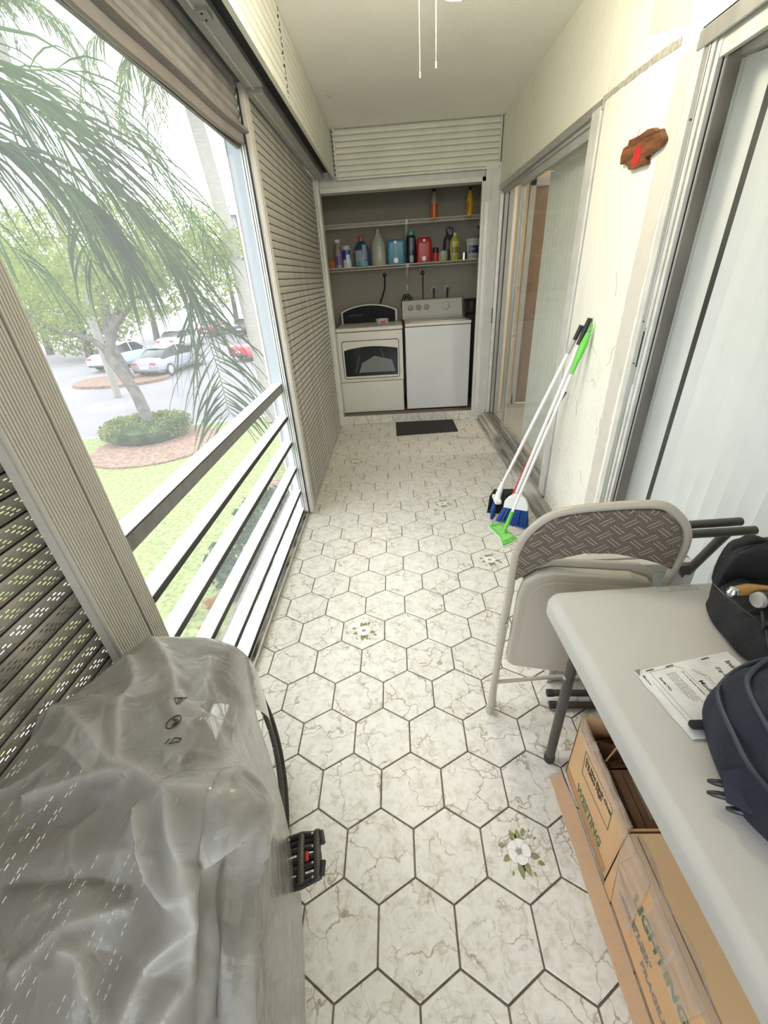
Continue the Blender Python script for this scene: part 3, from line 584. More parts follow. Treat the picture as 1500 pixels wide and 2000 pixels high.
# ================================================================= LAUNDRY
dz = .103
dr_ = empty('clothes_dryer', (-.07, 4.70, dz), 'off-white front-loading clothes dryer with dark window and arched dark control panel', 'dryer')
def DX(x): return x+.07
def DZ(z): return z-dz
MB().box(DX(-.42), DX(.287), -.315, .33, DZ(.108), DZ(.452)).build('lower_panel', M['cream_app'], dr_, bev=.006)
MB().box(DX(-.42), DX(.292), -.318, .33, DZ(.456), DZ(.975)).build('cabinet', M['cream_app'], dr_, bev=.008)
MB().box(DX(-.422), DX(.298), -.322, .33, DZ(.980), DZ(1.018)).build('top', M['cream_app'], dr_, bev=.012)
MB().box(DX(-.41), DX(.285), -.30, .32, DZ(.45), DZ(.985)).build('seam', M['black'], dr_)
def rrect(x0, x1, z0, z1, r, n=5):
    pts = []
    for cx, cz, a0 in ((x1-r, z1-r, 0), (x0+r, z1-r, 90), (x0+r, z0+r, 180), (x1-r, z0+r, 270)):
        for k in range(n+1): a = math.radians(a0+90*k/n); pts.append((cx+r*math.cos(a), cz+r*math.sin(a)))
    return pts
XZ = lambda a, b, h: (a, h, b)
MB().prism(rrect(DX(-.372), DX(.252), DZ(.492), DZ(.892), .03), -.3205, -.31, XZ).build('door_gasket', M['black'], dr_)
MB().prism(rrect(DX(-.366), DX(.246), DZ(.498), DZ(.886), .026), -.330, -.31, XZ).build('door', M['cream_app'], dr_, bev=.004)
arc = [(DX(-.350), DZ(.522)), (DX(.230), DZ(.522)), (DX(.236), DZ(.800))]+[(DX(.236-.586*t), DZ(.800+.030*math.sin(PI*t))) for t in (.15,.3,.45,.6,.75,.9)]+[(DX(-.350), DZ(.795))]
MB().prism(arc, -.334, -.328, XZ).build('door_window', M['dark_glass'], dr_, bev=.002)
M['drum'] = mat('grey_drum', (.20,.20,.20), .4, noise=.2, nscale=5)
MB().prism([(DX(-.20),DZ(.56)),(DX(.20),DZ(.56)),(DX(.17),DZ(.68)),(DX(-.02),DZ(.73)),(DX(-.16),DZ(.66))], -.3355, -.334, XZ).build('drum_glimpse', M['drum'], dr_)
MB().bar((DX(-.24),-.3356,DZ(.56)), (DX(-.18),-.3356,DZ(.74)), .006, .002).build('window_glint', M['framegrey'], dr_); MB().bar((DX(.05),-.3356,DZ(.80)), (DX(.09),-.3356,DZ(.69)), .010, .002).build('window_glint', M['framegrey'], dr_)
ar = [(DX(-.405), DZ(1.015))]+[(DX(-.405+.655*t), DZ(1.06+.150*(math.sin(PI*(.08+.84*t))**.45))) for t in [i/14 for i in range(15)]]+[(DX(.25), DZ(1.015))]
def shrink(poly, k, cx, cz): return [(cx+(a-cx)*k, cz+(b-cz)*k) for a, b in poly]
MB().prism(ar, .20, .33, XZ).build('console', M['cream_app'], dr_, bev=.006)
MB().prism(shrink(ar, .93, DX(-.08), DZ(1.03)), .193, .20, XZ).build('control_panel', M['panel'], dr_)
kn = MB().lathe([(.03,0),(.03,.02),(.024,.024)], (0,0,0), 16).build('control_knob', M['panel'], dr_); kn.location = (DX(-.02), .193, DZ(1.12)); kn.rotation_euler.x = PI/2
for k in range(5): MB().box(DX(-.30+k*.03), DX(-.285+k*.03), .190, .194, DZ(1.10), DZ(1.104)).build('panel_marking', M['framegrey'], dr_)
cup = MB().lathe([(.050,0),(.062,.002),(.072,.055),(.068,.055),(.058,.006),(0,.005)], (.078, 4.60, 1.0195), 20).build('clear_cup', glass_mat('clear_plastic_cup', dirt=.5), smooth=True); tag(cup, 'clear plastic cup with a red label on top of the dryer', 'cup')
MB().box(.062, .115, 4.532, 4.534, 1.03, 1.06).build('cup_label', M['red'], cup); MB().box(.062, .115, 4.5315, 4.5335, 1.044, 1.052).build('cup_label_stripe', M['blue'], cup)
wa = empty('washing_machine', (.67, 4.70, dz), 'white top-loading washing machine with control knobs on a slanted console', 'washer')
def WX(x): return x-.67
MB().box(WX(.322), WX(1.020), -.318, .33, DZ(.118), DZ(.990)).build('cabinet', M['white_app'], wa, bev=.006)
MB().box(WX(.34), WX(1.0), -.29, .32, DZ(.103), DZ(.12)).build('base', M['black'], wa)
MB().box(WX(.322), WX(1.022), -.322, .33, DZ(.996), DZ(1.028)).build('top', M['cream_app'], wa, bev=.008)
MB().box(WX(.37), WX(.97), -.29, .12, DZ(1.028), DZ(1.036)).build('lid', M['cream_app'], wa, bev=.004)
MB().prism([(.14,DZ(1.028)),(.33,DZ(1.028)),(.33,DZ(1.22)),(.25,DZ(1.215)),(.17,DZ(1.06))], WX(.308), WX(1.0), fn=lambda a, b, h: (h, a, b)).build('console', M['cream_app'], wa, bev=.008)
for xx, r in ((.405,.026),(.498,.026),(.590,.026),(.81,.038)):
    o = MB().lathe([(r*1.35,0),(r*1.35,.002),(r,.003),(r*.9,.022),(r*.4,.024)], (0,0,0), 18).build('control_knob', M['framegrey'] if r < .03 else M['white_app'], wa, smooth=True); o.location = (WX(xx), .209, DZ(1.142)); o.rotation_euler.x = math.radians(62)
    if r > .03:
        for k in range(14):
            if k == 3: continue
            a = k*2*PI/14; m_ = MB().box(-.003,.003,r*1.1,r*1.28,.0024,.004); m_.v = [(x*math.cos(a)-y*math.sin(a), x*math.sin(a)+y*math.cos(a), z) for x, y, z in m_.v]; m_.build('dial_mark', M['blackpl'], o)
MB().bar((WX(.33),-.20,DZ(1.0375)), (WX(.40),-.24,DZ(1.0375)), .004, .001).build('scratch', M['red'], wa)
# black pot on the washer
pot = MB().lathe([(.05,0),(.085,.01),(.10,.09),(.102,.13),(.108,.135),(.096,.135),(.088,.03),(0,.02)], (1.10, 4.86, 1.05), 20, sx=.85).build('black_bucket', M['blackpl'], smooth=True); tag(pot, 'black plastic bucket lined with a bag beside the washer console', 'bucket')
MB().lathe([(.095,.10),(.112,.14),(.104,.15),(.09,.13)], (1.10, 4.86, 1.05), 20, sx=.85, sy=.95).build('bag_liner', M['blackcloth'], pot)
st = MB().box(1.04, 1.18, 4.78, 4.94, .101, 1.05).build('dark_storage_crate', M['blackpl'], bev=.01); tag(st, 'tall dark crate standing in the gap right of the washer', 'crate')
# wire shelves
def wire_shelf(name, z, label):
    root = empty(name, (.33, 4.9, z), label, 'shelf'); x0, x1 = -.88, .855
    for y, zz in ((-.19, 0), (-.19, -.028), (-.06, 0), (.07, 0), (.19, 0)): MB().tube([(x0, y, zz), (x1, y, zz)], .0032, 6).build('rail', M['wire'], root)
    mb = MB()
    n = int((x1-x0)/.0254)
    me = MB().tube([(0,-.19,-.028),(0,-.192,.001),(0,.19,.001)], .0016, 4, caps=False).mesh('cross_wire', M['wire'])
    for i in range(n+1):
        o = bpy.data.objects.new('cross_wire', me); COL.objects.link(o); o.parent = root; o.location = (x0+i*.0254, 0, 0)
    return root
sh1 = wire_shelf('wire_shelf', 1.577, 'lower white wire shelf holding the row of detergent bottles')
sh2 = wire_shelf('wire_shelf', 1.958, 'upper white wire shelf holding only two slim bottles')
for s_ in (sh1, sh2):
    MB().bar((.05,-.185,-.03), (.05,.195,-.20), .014, .008).build('support_brace', M['wire'], s_)
    MB().box(.04,.06,-.196,-.184,-.032,.006).build('brace_clip', M['wire'], s_); MB().box(.043,.057,.190,.199,-.26,.0).build('wall_plate', M['wire'], s_)
# bottles ------------------------------------------------------------------
ZS = 1.5805; ZU = 1.9615; YS = 4.83
def bm_(n, c, r=.35, tr=None):
    k = 'b_'+n
    if k not in M: M[k] = mat(n, c, r)
    return M[k]
def bottle(name, label, cat, x, prof, m, cap=None, capm=None, lab=None, sx=1, sy=.7, ex=2.0, z=ZS, y=YS, extra=None, group='bottles and tubs on the lower wire shelf', n=20):
    root = empty(name, (x, y, z), label, cat, group)
    MB().lathe(prof, (0,0,0), n, sx=sx, sy=sy, ex=ex).build('body', m, root, smooth=True)
    if cap: MB().lathe(cap, (0,0,0), 16).build('cap', capm, root, smooth=True)
    if lab:
        for (x0, x1, z0, z1, yy, lm) in lab:
            P = [[(x0+(x1-x0)*u/6, -math.sqrt(max(.0001, 1-(2*abs((x0+(x1-x0)*u/6))/(2*yy[0]))**2*.8))*yy[1]-.0012, zz) for u in range(7)] for zz in (z0, z1)]
            MB().grid(P).build('label', lm, root)
    if extra: extra(root)
    return root
br = lambda *p: list(p)
bottle('sponge', 'orange sponge lying at the left end of the lower wire shelf', 'sponge', -.435, [(.022,0),(.030,.012),(.032,.045),(.026,.075),(.012,.085)], bm_('orange_sponge', (.42,.13,.05), .8), sx=1.1, ex=3)
def spray(root):
    MB().box(-.020,.026,-.012,.012,.235,.262).box(.020,.036,-.006,.006,.245,.257).build('spray_head', M['frame'], root, bev=.004)
    MB().bar((.015,0,.236),(.030,0,.205),.008,.006).build('trigger', M['frame'], root)
bottle('spray_bottle', 'clear trigger spray bottle at the left of the lower shelf', 'bottle', -.362, [(.036,0),(.038,.02),(.036,.13),(.014,.19),(.013,.235)], bm_('clear_spray', (.30,.28,.27), .15), lab=[(-.03,.03,.03,.11,(.036,.026),bm_('purple_label',(.12,.07,.25)))], extra=spray)
bottle('wipes_canister', 'blue and white wipes canister with a white lid', 'canister', -.270, [(.044,0),(.046,.01),(.046,.165)], bm_('white_canister', (.50,.58,.62)), [(.047,.165),(.047,.178),(.040,.186),(.038,.20)], M['frame'], lab=[(-.042,.042,.075,.162,(.046,.033),bm_('blue_label',(.02,.05,.28))),(-.005,.035,.04,.12,(.046,.0335),bm_('pale_label',(.55,.68,.72)))], sy=.72)
bottle('detergent_jug', 'translucent blue detergent jug with red cap', 'jug', -.105, [(.080,0),(.085,.015),(.085,.12),(.072,.18),(.035,.225),(.022,.235)], bm_('dark_blue_jug', (.02,.07,.14), .2), [(.028,.232),(.030,.25),(.028,.275),(.020,.28)], bm_('red_cap', (.45,.05,.05)), lab=[(-.07,.0,.01,.15,(.085,.045),bm_('grey_label',(.24,.30,.33))),(-.07,.06,.008,.05,(.085,.0455),bm_('teal_label',(.06,.25,.32))),(.01,.055,.06,.20,(.085,.044),bm_('steel_label',(.12,.18,.26)))], sy=.5)
bottle('bleach_jug', 'tall pale grey cone-topped plastic jug on the lower shelf', 'jug', .075, [(.074,0),(.078,.01),(.078,.17),(.070,.215),(.036,.275),(.020,.305)], bm_('pale_jug', (.33,.34,.28), .35), [(.022,.300),(.022,.325),(.016,.330)], bm_('pale_cap', (.36,.36,.31)), lab=[(.01,.03,.06,.17,(.078,.05),bm_('pale_label2',(.42,.44,.40)))], sy=.6)
def tap(root, cz, r=.022, z2=.19):
    for zz, rr in ((.028, r*1.25), (z2, r*.72)):
        o = MB().lathe([(rr,0),(rr,.02),(rr*.8,.026)], (0,0,0), 16).build('spout_cap', M['whitepl'], root, smooth=True); o.location = (-.005, cz, zz+.008); o.rotation_euler.x = PI/2
bottle('detergent_dispenser', 'teal boxy detergent dispenser with two white spout caps', 'jug', .262, [(.088,0),(.092,.01),(.092,.19),(.090,.215),(.080,.225)], bm_('teal_box', (.03,.20,.30), .35), sy=.6, ex=8, n=32, extra=lambda r: (tap(r, -.052), MB().box(-.012,.004,-.060,-.053,.05,.19).build('front_rib', bm_('teal_rib',(.06,.28,.38)), r)))
bottle('softener_bottle', 'slim black bottle with green cap between teal and red jugs', 'bottle', .425, [(.050,0),(.053,.01),(.052,.20),(.045,.245),(.032,.255)], bm_('black_bottle', (.010,.014,.022), .3), [(.036,.252),(.038,.262),(.036,.290),(.028,.294)], bm_('green_cap', (.03,.25,.18)), lab=[(-.02,.03,.12,.23,(.052,.036),bm_('slate_label',(.05,.07,.10))),(-.02,.02,.01,.07,(.052,.037),bm_('pale_green_label',(.25,.33,.30)))], sy=.65)
bottle('red_detergent_dispenser', 'boxy red detergent dispenser with white spout cap', 'jug', .562, [(.078,0),(.082,.01),(.080,.17),(.070,.215),(.055,.225)], bm_('red_jug', (.42,.012,.012), .35), sy=.6, ex=5, n=32, extra=lambda r: tap(r, -.048, .020))
bottle('small_red_bottle', 'small red bottle with black cap right of the red dispenser', 'bottle', .685, [(.030,0),(.033,.005),(.032,.075),(.028,.085)], bm_('bright_red', (.55,.02,.03), .4), [(.031,.083),(.031,.125),(.026,.13)], M['blackpl'], sy=.9)
bottle('folded_pouch', 'small crumpled pale yellow and grey pouch on the lower shelf', 'pouch', .765, [(.030,0),(.046,.012),(.050,.05),(.044,.08),(.024,.098),(.01,.10)], bm_('pale_yellow', (.40,.42,.22), .6), lab=[(-.03,.04,.045,.09,(.05,.038),bm_('pouch_grey',(.36,.37,.35)))], sy=.7, ex=1.6)
bottle('dish_soap_bottle', 'yellow waisted dish soap bottle with white nozzle cap', 'bottle', .888, [(.038,0),(.042,.006),(.046,.05),(.056,.12),(.052,.17),(.034,.21),(.018,.225)], bm_('soap_yellow', (.38,.36,.05), .3), [(.020,.222),(.018,.235),(.010,.25)], M['frame'], lab=[(-.035,.035,.07,.12,(.055,.040),bm_('brown_label',(.18,.13,.04))),(-.025,.03,.14,.17,(.055,.036),bm_('cream_label',(.45,.45,.20)))], sy=.6)
bottle('small_tin', 'small open silver tin can beside the white tub', 'tin', .985, [(.034,0),(.036,.002),(.036,.064),(.034,.064)], M['chrome'], sy=1, y=4.80)
def tub_text(r): text('label_lettering', 'Arm', .030, (-.034,-.0605,.085), (1,0,0), (0,0,1), M['frame'], r)
bottle('cleaning_tub', 'white plastic tub with a dark blue lettered label', 'tub', 1.078, [(.055,0),(.058,.005),(.072,.16),(.078,.165),(.078,.185),(.060,.188)], bm_('tub_white', (.42,.43,.39), .4), lab=[(-.045,.058,.055,.125,(.075,.054),bm_('navy_label',(.015,.03,.13))),(-.045,.058,.02,.03,(.075,.05),bm_('grey_stripe',(.2,.2,.2)))], sy=.75, extra=tub_text)
bagc = MB(); r_ = random.Random(5)
bagc.lathe([(.045,0),(.055,.06),(.062,.14),(.058,.20),(.03,.25),(.04,.30),(.02,.31)], (0,0,0), 14, sx=1.15, sy=.7, ex=1.5)
bagc.v = [(x+r_.uniform(-.008,.008), y+r_.uniform(-.008,.008), z+r_.uniform(-.006,.006)+x*.0) for x, y, z in bagc.v]
o = bagc.build('plastic_bag', mat('black_bag_film', (.05,.045,.05), .3)); o.location = (.845, 4.96, ZS); tag(o, 'crumpled black plastic bag standing behind the yellow soap bottle', 'bag')
pan_ = empty('frying_pan', (1.178, 4.80, ZS), 'black frying pan leaning upright at the right end of the shelf', 'pan')
o = MB().lathe([(.02,0),(.105,0),(.125,.03),(.118,.03),(.10,.006),(0,.005)], (0,0,0), 26).build('pan_body', M['blackpl'], pan_, smooth=True); o.location = (-.012,-.05,.20); o.rotation_euler = (0, -math.radians(78), 0)
MB().bar((.01,.05,.24),(-.03,.16,.30),.02,.010).build('handle', M['blackpl'], pan_)
for nm, lb, x, h, c, cc in (('glass_bottle', 'clear slim bottle half filled with orange liquid on the upper shelf', .668, .245, None, 0), ('squeeze_bottle', 'slim bright yellow bottle with black cap on the upper shelf', 1.030, .240, (.62,.40,.01), 0)):
    root = empty(nm, (x, 4.83, ZU), lb, 'bottle', 'slim bottles on the upper wire shelf')
    if c is None:
        MB().lathe([(.036,0),(.038,.01),(.037,.12)], (0,0,0), 18).build('orange_liquid', bm_('orange_liquid', (.50,.11,.02), .25), root, smooth=True)
        MB().lathe([(.037,.12),(.037,.17),(.030,.20),(.018,.225)], (0,0,0), 18).build('clear_neck', bm_('clear_neck', (.30,.26,.20), .1), root, smooth=True)
        MB().lathe([(.018,.223),(.018,.245)], (0,0,0), 14).build('cap', M['blackpl'], root)
    else:
        MB().lathe([(.038,0),(.040,.01),(.038,.12),(.028,.17),(.018,.215)], (0,0,0), 18).build('body', bm_('mustard_yellow', (.55,.36,.01), .35), root, smooth=True)
        MB().lathe([(.015,.213),(.014,.24)], (0,0,0), 14).build('cap', M['blackpl'], root); P = [[(-.038+.03*u, -math.sqrt(max(0,.0395**2-(-.038+.03*u)**2)), z) for u in (0,.3,.6,1)] for z in (.01,.12)]; MB().grid(P).build('label', bm_('orange_label', (.40,.15,.02)), root)
# outlets, cords, hoses
def outlet(name, label, x, z):
    r = empty(name, (x, 5.098, z), label, 'outlet'); MB().box(-.06,.06,-.006,0,-.055,.055).build('cover_plate', M['alcove'], r, bev=.002); MB().lathe([(.022,0),(.024,.012),(.018,.035),(.010,.05)], (0,0,0), 14).build('plug', M['blackpl'], r).rotation_euler.x = PI/2; return r
a = outlet('wall_outlet', 'wall outlet with a thick black plug above the dryer', .124, 1.49)
c = MB().tube([(.124,5.05,1.49),(.124,5.04,1.44),(.12,5.05,1.36),(.09,5.05,1.28),(.045,5.05,1.18)], .009, 8).build('power_cord', M['blackpl'], smooth=True); tag(c, 'thick black power cord dropping behind the dryer', 'cord')
outlet('wall_outlet', 'wall outlet with a slim black plug above the washer', .560, 1.485)
c = MB().tube([(.560,5.05,1.485),(.560,5.05,1.40),(.563,5.05,1.18)], .006, 8).build('power_cord', M['blackpl'], smooth=True); tag(c, 'slim black cord hanging straight down behind the washer', 'cord')
for x, w in ((.685, 'left'), (.842, 'right')):
    v = empty('water_valve', (x, 5.098, 1.315), 'round wall valve with a black hose behind the washer, the %s one' % w, 'valve')
    MB().lathe([(.030,0),(.032,.006),(.020,.008)], (0,0,0), 18).build('escutcheon', M['framegrey'], v).rotation_euler.x = PI/2
    MB().tube([(0,-.008,0),(0,-.05,-.005),(0,-.052,-.04)], .011, 8).build('tap_body', M['blackpl'], v); MB().tube([(0,-.052,-.03),(0,-.05,-.08),(.002,-.05,-.14)], .008, 8).build('hose', M['rubber'], v); MB().box(-.018,.018,-.066,-.056,.0,.012).build('tap_handle', M['leg'], v)
c = MB().tube([(.315,5.0,1.15),(.320,5.0,1.21),(.345,5.0,1.265),(.385,5.0,1.268),(.415,5.0,1.235),(.435,5.0,1.15)], .019, 10).build('drain_hose', M['blackpl'], smooth=True); tag(c, 'arched black drain hose rising between dryer and washer', 'hose')

# ================================================================= MAT
m_ = MB().prism([(.186,3.805),(.842,3.85),(.836,4.262),(.180,4.262)], .001, .007).build('door_mat', M['mat']); tag(m_, 'black rubber mat on the tiles in front of the washer', 'mat')
for (x, y, r, nm, mt, lb) in ((1.00,4.10,.010,'paint_chip','whitepl','small white paint chip on the tiles by the alcove jamb'),(.96,4.05,.005,'dirt_crumb','blackpl','small black crumb on the tiles by the alcove jamb')):
    tag(MB().lathe([(r,0),(r*1.1,.002),(r*.6,.005)], (x,y,.0005), 8, sx=1.5).build(nm, M[mt]), lb, 'debris')

# ================================================================= CLEANING TOOLS LEANING ON THE PIER
g = 'brooms and mop leaning on the pier'
bw = empty('broom', (.88, 2.15, 0), 'broom with plain white handle and a white socket, nearest the sliding door', 'broom', g)
def T(root, p): return tuple(a-b for a, b in zip(p, root.location))
def TB(root, name, pts, r, m, n=12, **k): return MB().tube([T(root, p) for p in pts], r, n).build(name, M[m], root, smooth=True, **k)
top1 = V((1.183, 1.975, 1.195)); bot1 = V((.885, 2.13, .20)); d1_ = (bot1-top1)
TB(bw, 'handle', [top1+d1_*.14, bot1], .0105, 'whitepl'); TB(bw, 'grip', [top1, top1+d1_*.07], [.013,.011], 'blackpl'); TB(bw, 'clear_sleeve', [top1+d1_*.07, top1+d1_*.14], .0112, 'framegrey')
TB(bw, 'socket', [bot1+V((.01,0,.03)), bot1+V((-.012,0,-.06)), bot1+V((-.02,0,-.11))], [.014,.021,.024], 'whitepl')
def bristles(root, a0, a1, b0, b1, rows, seed, curl=(0,0)):
    r = random.Random(seed); mb = MB(); a0, a1, b0, b1 = map(V, (a0, a1, b0, b1))
    for k in range(int(rows*22)):
        t = r.random(); w = r.uniform(-.016, .016); p = a0.lerp(a1, t)+V((w*.4, w, 0)); q = b0.lerp(b1, t)+V((w*1.2+r.uniform(-.004,.004)+curl[0]*t, w*1.6, r.uniform(0,.006)))
        mb.tube([T(root, p), T(root, p.lerp(q, .6)+V((0,0,.004))), T(root, q)], [.0022,.0022,.0014], 4)
    return tag(mb.build('bristles', M['blue'], root), kind='stuff')
bristles(bw, (.872,2.165,.095), (.850,2.10,.095), (.862,2.27,.003), (.822,2.03,.003), 9, 1)
MB().box(-.022,.022,-.055,.055,.085,.115).build('bristle_block', M['whitepl'], bw, bev=.008).location = T(bw, (.865,2.135,0))
fb = empty('broom', (.95, 1.99, 0), 'broom with a wide white fan-shaped head and blue bristles', 'broom', g)
top2 = V((1.186, 1.90, 1.235)); bot2 = V((.962, 2.03, .20)); d2_ = bot2-top2
TB(fb, 'handle', [top2+d2_*.12, bot2], .0105, 'whitepl'); TB(fb, 'grip', [top2, top2+d2_*.045, top2+d2_*.12], [.011,.012,.014], 'blackpl')
hx = V((.93,1.90,0)); a = V((.885,2.02,.105)); b = V((1.025,1.955,.105)); sd_ = (b-a)
P = []
for t in (-.015, .015):
    n_ = V((-sd_.y, sd_.x, 0)).normalized()*t
    P.append([T(fb, p+n_) for p in (a, a+V((.004,0,.045)), a.lerp(b,.15)+V((0,0,.075)), a.lerp(b,.38)+V((0,0,.105)), a.lerp(b,.62)+V((0,0,.105)), a.lerp(b,.88)+V((0,0,.075)), b+V((-.002,0,.04)), b)])
mbh = MB().grid(P); mbh.f.append(tuple(range(8))); mbh.m.append(0); mbh.f.append(tuple(range(8, 16))); mbh.m.append(0); mbh.f.append((0,7,15,8)); mbh.m.append(0)
mbh.build('fan_head', M['whitepl'], fb, bev=.004)
bristles(fb, a+V((0,0,.0)), b, (.848,2.03,.003), (1.015,1.90,.003), 14, 2)
dp_ = empty('dustpan', (.92, 2.12, 0), 'upright black dustpan with a red handle between the two brooms', 'dustpan', g)
TB(dp_, 'handle', [(.943,2.05,.15),(1.08,2.05,.60)], [.012,.008], 'red'); TB(dp_, 'handle_rod', [(1.08,2.05,.60),(1.178,2.03,.84)], .006, 'blackpl')
P = [[T(dp_, p) for p in r] for r in ([(.83,2.20,.09),(.81,2.15,.004),(.80,2.12,.004)],[(.87,2.25,.12),(.90,2.20,.01),(.89,2.10,.004)],[(1.0,2.24,.12),(.99,2.18,.01),(.98,2.08,.004)],[(1.05,2.18,.09),(1.04,2.12,.004),(1.03,2.06,.004)])]
o = MB().grid(P).build('pan', M['blackpl'], dp_); q = o.modifiers.new('t', 'SOLIDIFY'); q.thickness = .005
MB().box(-.03,.03,-.02,.02,.09,.16).build('handle_socket', M['blackpl'], dp_, bev=.006).location = T(dp_, (.94,2.12,.0))
mp = empty('flat_mop', (.845, 1.84, 0), 'flat floor mop with lime green head and lime green grip', 'mop', g)
c0 = [(.777,1.932),(.861,1.964),(.916,1.788),(.806,1.694)]
mid = [(.777,1.932),(.820,1.955),(.861,1.962),(.870,1.88),(.916,1.775),(.870,1.735),(.815,1.705),(.820,1.80)]
PX = lambda a, b, h: (a-.845, b-1.84, h)
MB().prism([(a+(a-.845)*.06, b+(b-1.84)*.06) for a, b in mid], .001, .007, PX).build('wet_pad', M['whitepl'], mp)
MB().prism(mid, .007, .018, PX).build('mop_head', M['green'], mp, bev=.003)
MB().prism([(.845+(a-.845)*.72, 1.84+(b-1.84)*.72) for a, b in mid], .018, .021, PX).build('head_inset', mat('pale_green_plastic', (.28,.62,.20), .4), mp, bev=.002)
for k, (a, b) in enumerate([(.812,1.915),(.85,1.93),(.848,1.745),(.885,1.775)]): MB().lathe([(.008,0),(.008,.004),(.004,.005)], (a-.845, b-1.84, .020), 10).build('pad_gripper', M['green'], mp)
hb = V((.850,1.835,.03)); ht = V((1.186,1.858,1.215)); dd = ht-hb
MB().lathe([(.022,0),(.020,.012),(.012,.022)], (0.005,-.005,.018), 14).build('swivel', M['green'], mp, smooth=True)
TB(mp, 'neck', [hb, hb+dd*.12], [.013,.011], 'green'); TB(mp, 'handle', [hb+dd*.12, hb+dd*.80], .0085, 'whitepl')
TB(mp, 'grip', [hb+dd*.80, hb+dd*.86, hb+dd*.92, hb+dd*.965], [.010,.014,.019,.012], 'green')
rc = hb+dd*.985; TB(mp, 'hanging_ring', [rc+V((0,.0,0))+V((0,math.cos(k*PI/6)*.012,math.sin(k*PI/6)*.020)) for k in range(13)], .0035, 'green', n=6)

# ================================================================= PLAQUE
PLQ = [(1.676, 1.895), (1.635, 1.889), (1.611, 1.875), (1.58, 1.87), (1.549, 1.845), (1.543, 1.834), (1.565, 1.821), (1.601, 1.811), (1.648, 1.802), (1.634, 1.79), (1.643, 1.782), (1.681, 1.783), (1.702, 1.789), (1.75, 1.786), (1.774, 1.794), (1.783, 1.806), (1.823, 1.819), (1.855, 1.823), (1.859, 1.85), (1.848, 1.873), (1.814, 1.877), (1.811, 1.892), (1.765, 1.89), (1.718, 1.891)]
pq = empty('wooden_plaque', (1.195, 1.68, 1.84), 'rough-cut brown wooden plaque with red painted mark on the white pier', 'plaque')
M['bark'] = mat('brown_varnished_wood', (.23,.085,.03), .5, noise=.6, nscale=5, stretch=(1,2,9), bump=.6, bscale=12)
MB().prism([(a-1.68, b-1.84) for a, b in rough(PLQ, 4, .003)], -.016, .004, YZ).build('board', M['bark'], pq, bev=.003)
MB().prism([(a-1.68, b-1.84) for a, b in [(1.715, 1.857), (1.691, 1.844), (1.688, 1.81), (1.704, 1.794), (1.737, 1.802), (1.744, 1.836), (1.733, 1.853)]], -.0175, -.016, YZ).build('red_mark', M['red'], pq)
MB().tube([(-.005,.085,.045),(-.003,.09,.065),(.002,.088,.075)], .001, 5).build('hanging_wire', M['leg'], pq)

# ================================================================= TABLE
tb = empty('folding_table', (.572, .466, 0), 'grey-white plastic folding table holding bags and a booklet', 'table', rz=math.radians(2.6))
TW, TL = .62, 1.22
def rr2(x0, x1, y0, y1, r, n=8): return rrect(x0, x1, y0, y1, r, n)
mb = MB(); L_ = [(rr2(0, TW, -TL, 0, .045), .690), (rr2(0, TW, -TL, 0, .045), .716), (rr2(.004, TW-.004, -TL+.004, -.004, .043), .727), (rr2(.016, TW-.016, -TL+.016, -.016, .036), .738), (rr2(.022, TW-.022, -TL+.022, -.022, .034), .740)]
n = len(L_[0][0]); vs = [(a, b, z) for p, z in L_ for a, b in p]; fs = [(i*n+k, i*n+(k+1) % n, (i+1)*n+(k+1) % n, (i+1)*n+k) for i in range(4) for k in range(n)]+[tuple(range(4*n, 5*n)), tuple(range(n-1, -1, -1))]
mb.add(vs, fs).build('tabletop', M['table'], tb, smooth=True, sharp=60)
for yy in (-.035, -TL+.035):
    MB().tube([(.105,yy,0.012),(.105,yy,.69)], .0150, 16).build('leg', M['leg'], tb, smooth=True); MB().tube([(TW-.105,yy,0.012),(TW-.105,yy,.69)], .0150, 16).build('leg', M['leg'], tb, smooth=True)
    for xx in (.105, TW-.105): MB().lathe([(.0165,0),(.0175,.004),(.0172,.028),(.0155,.030)], (xx, yy, 0), 16).build('rubber_foot', M['rubber'], tb, smooth=True)
    MB().tube([(.105,yy,.62),(TW-.105,yy,.62)], .011, 10).build('crossbar', M['leg'], tb, smooth=True)
MB().box(.09,.12,-1.1,-.06,.672,.69).build('under_rail', M['leg'], tb); MB().box(TW-.12,TW-.09,-1.1,-.06,.672,.69).build('under_rail', M['leg'], tb)
lb = MB().lathe([(.006,0),(.006,.004),(.003,.006)], (0,0,0), 10).build('leg_button', M['alu'], tb); lb.location = (.091, -.040, .43); lb.rotation_euler.y = -PI/2
M['emb'] = mat('embossed_outline', (.36,.34,.30), .6)
text('embossed_lettering', 'LIFETIME', .0135, (.372,-.0245,.7402), (-1,0,0), (0,-1,0), M['emb'], tb, ext=.0004, sx=1.15)
for a_, b_2 in (((.284,-.021),(.380,-.021)),((.284,-.038),(.380,-.038)),((.284,-.021),(.284,-.038)),((.380,-.021),(.380,-.038))): MB().bar((*a_,.7403),(*b_2,.7403),.0012,.001).build('embossed_frame', M['emb'], tb)

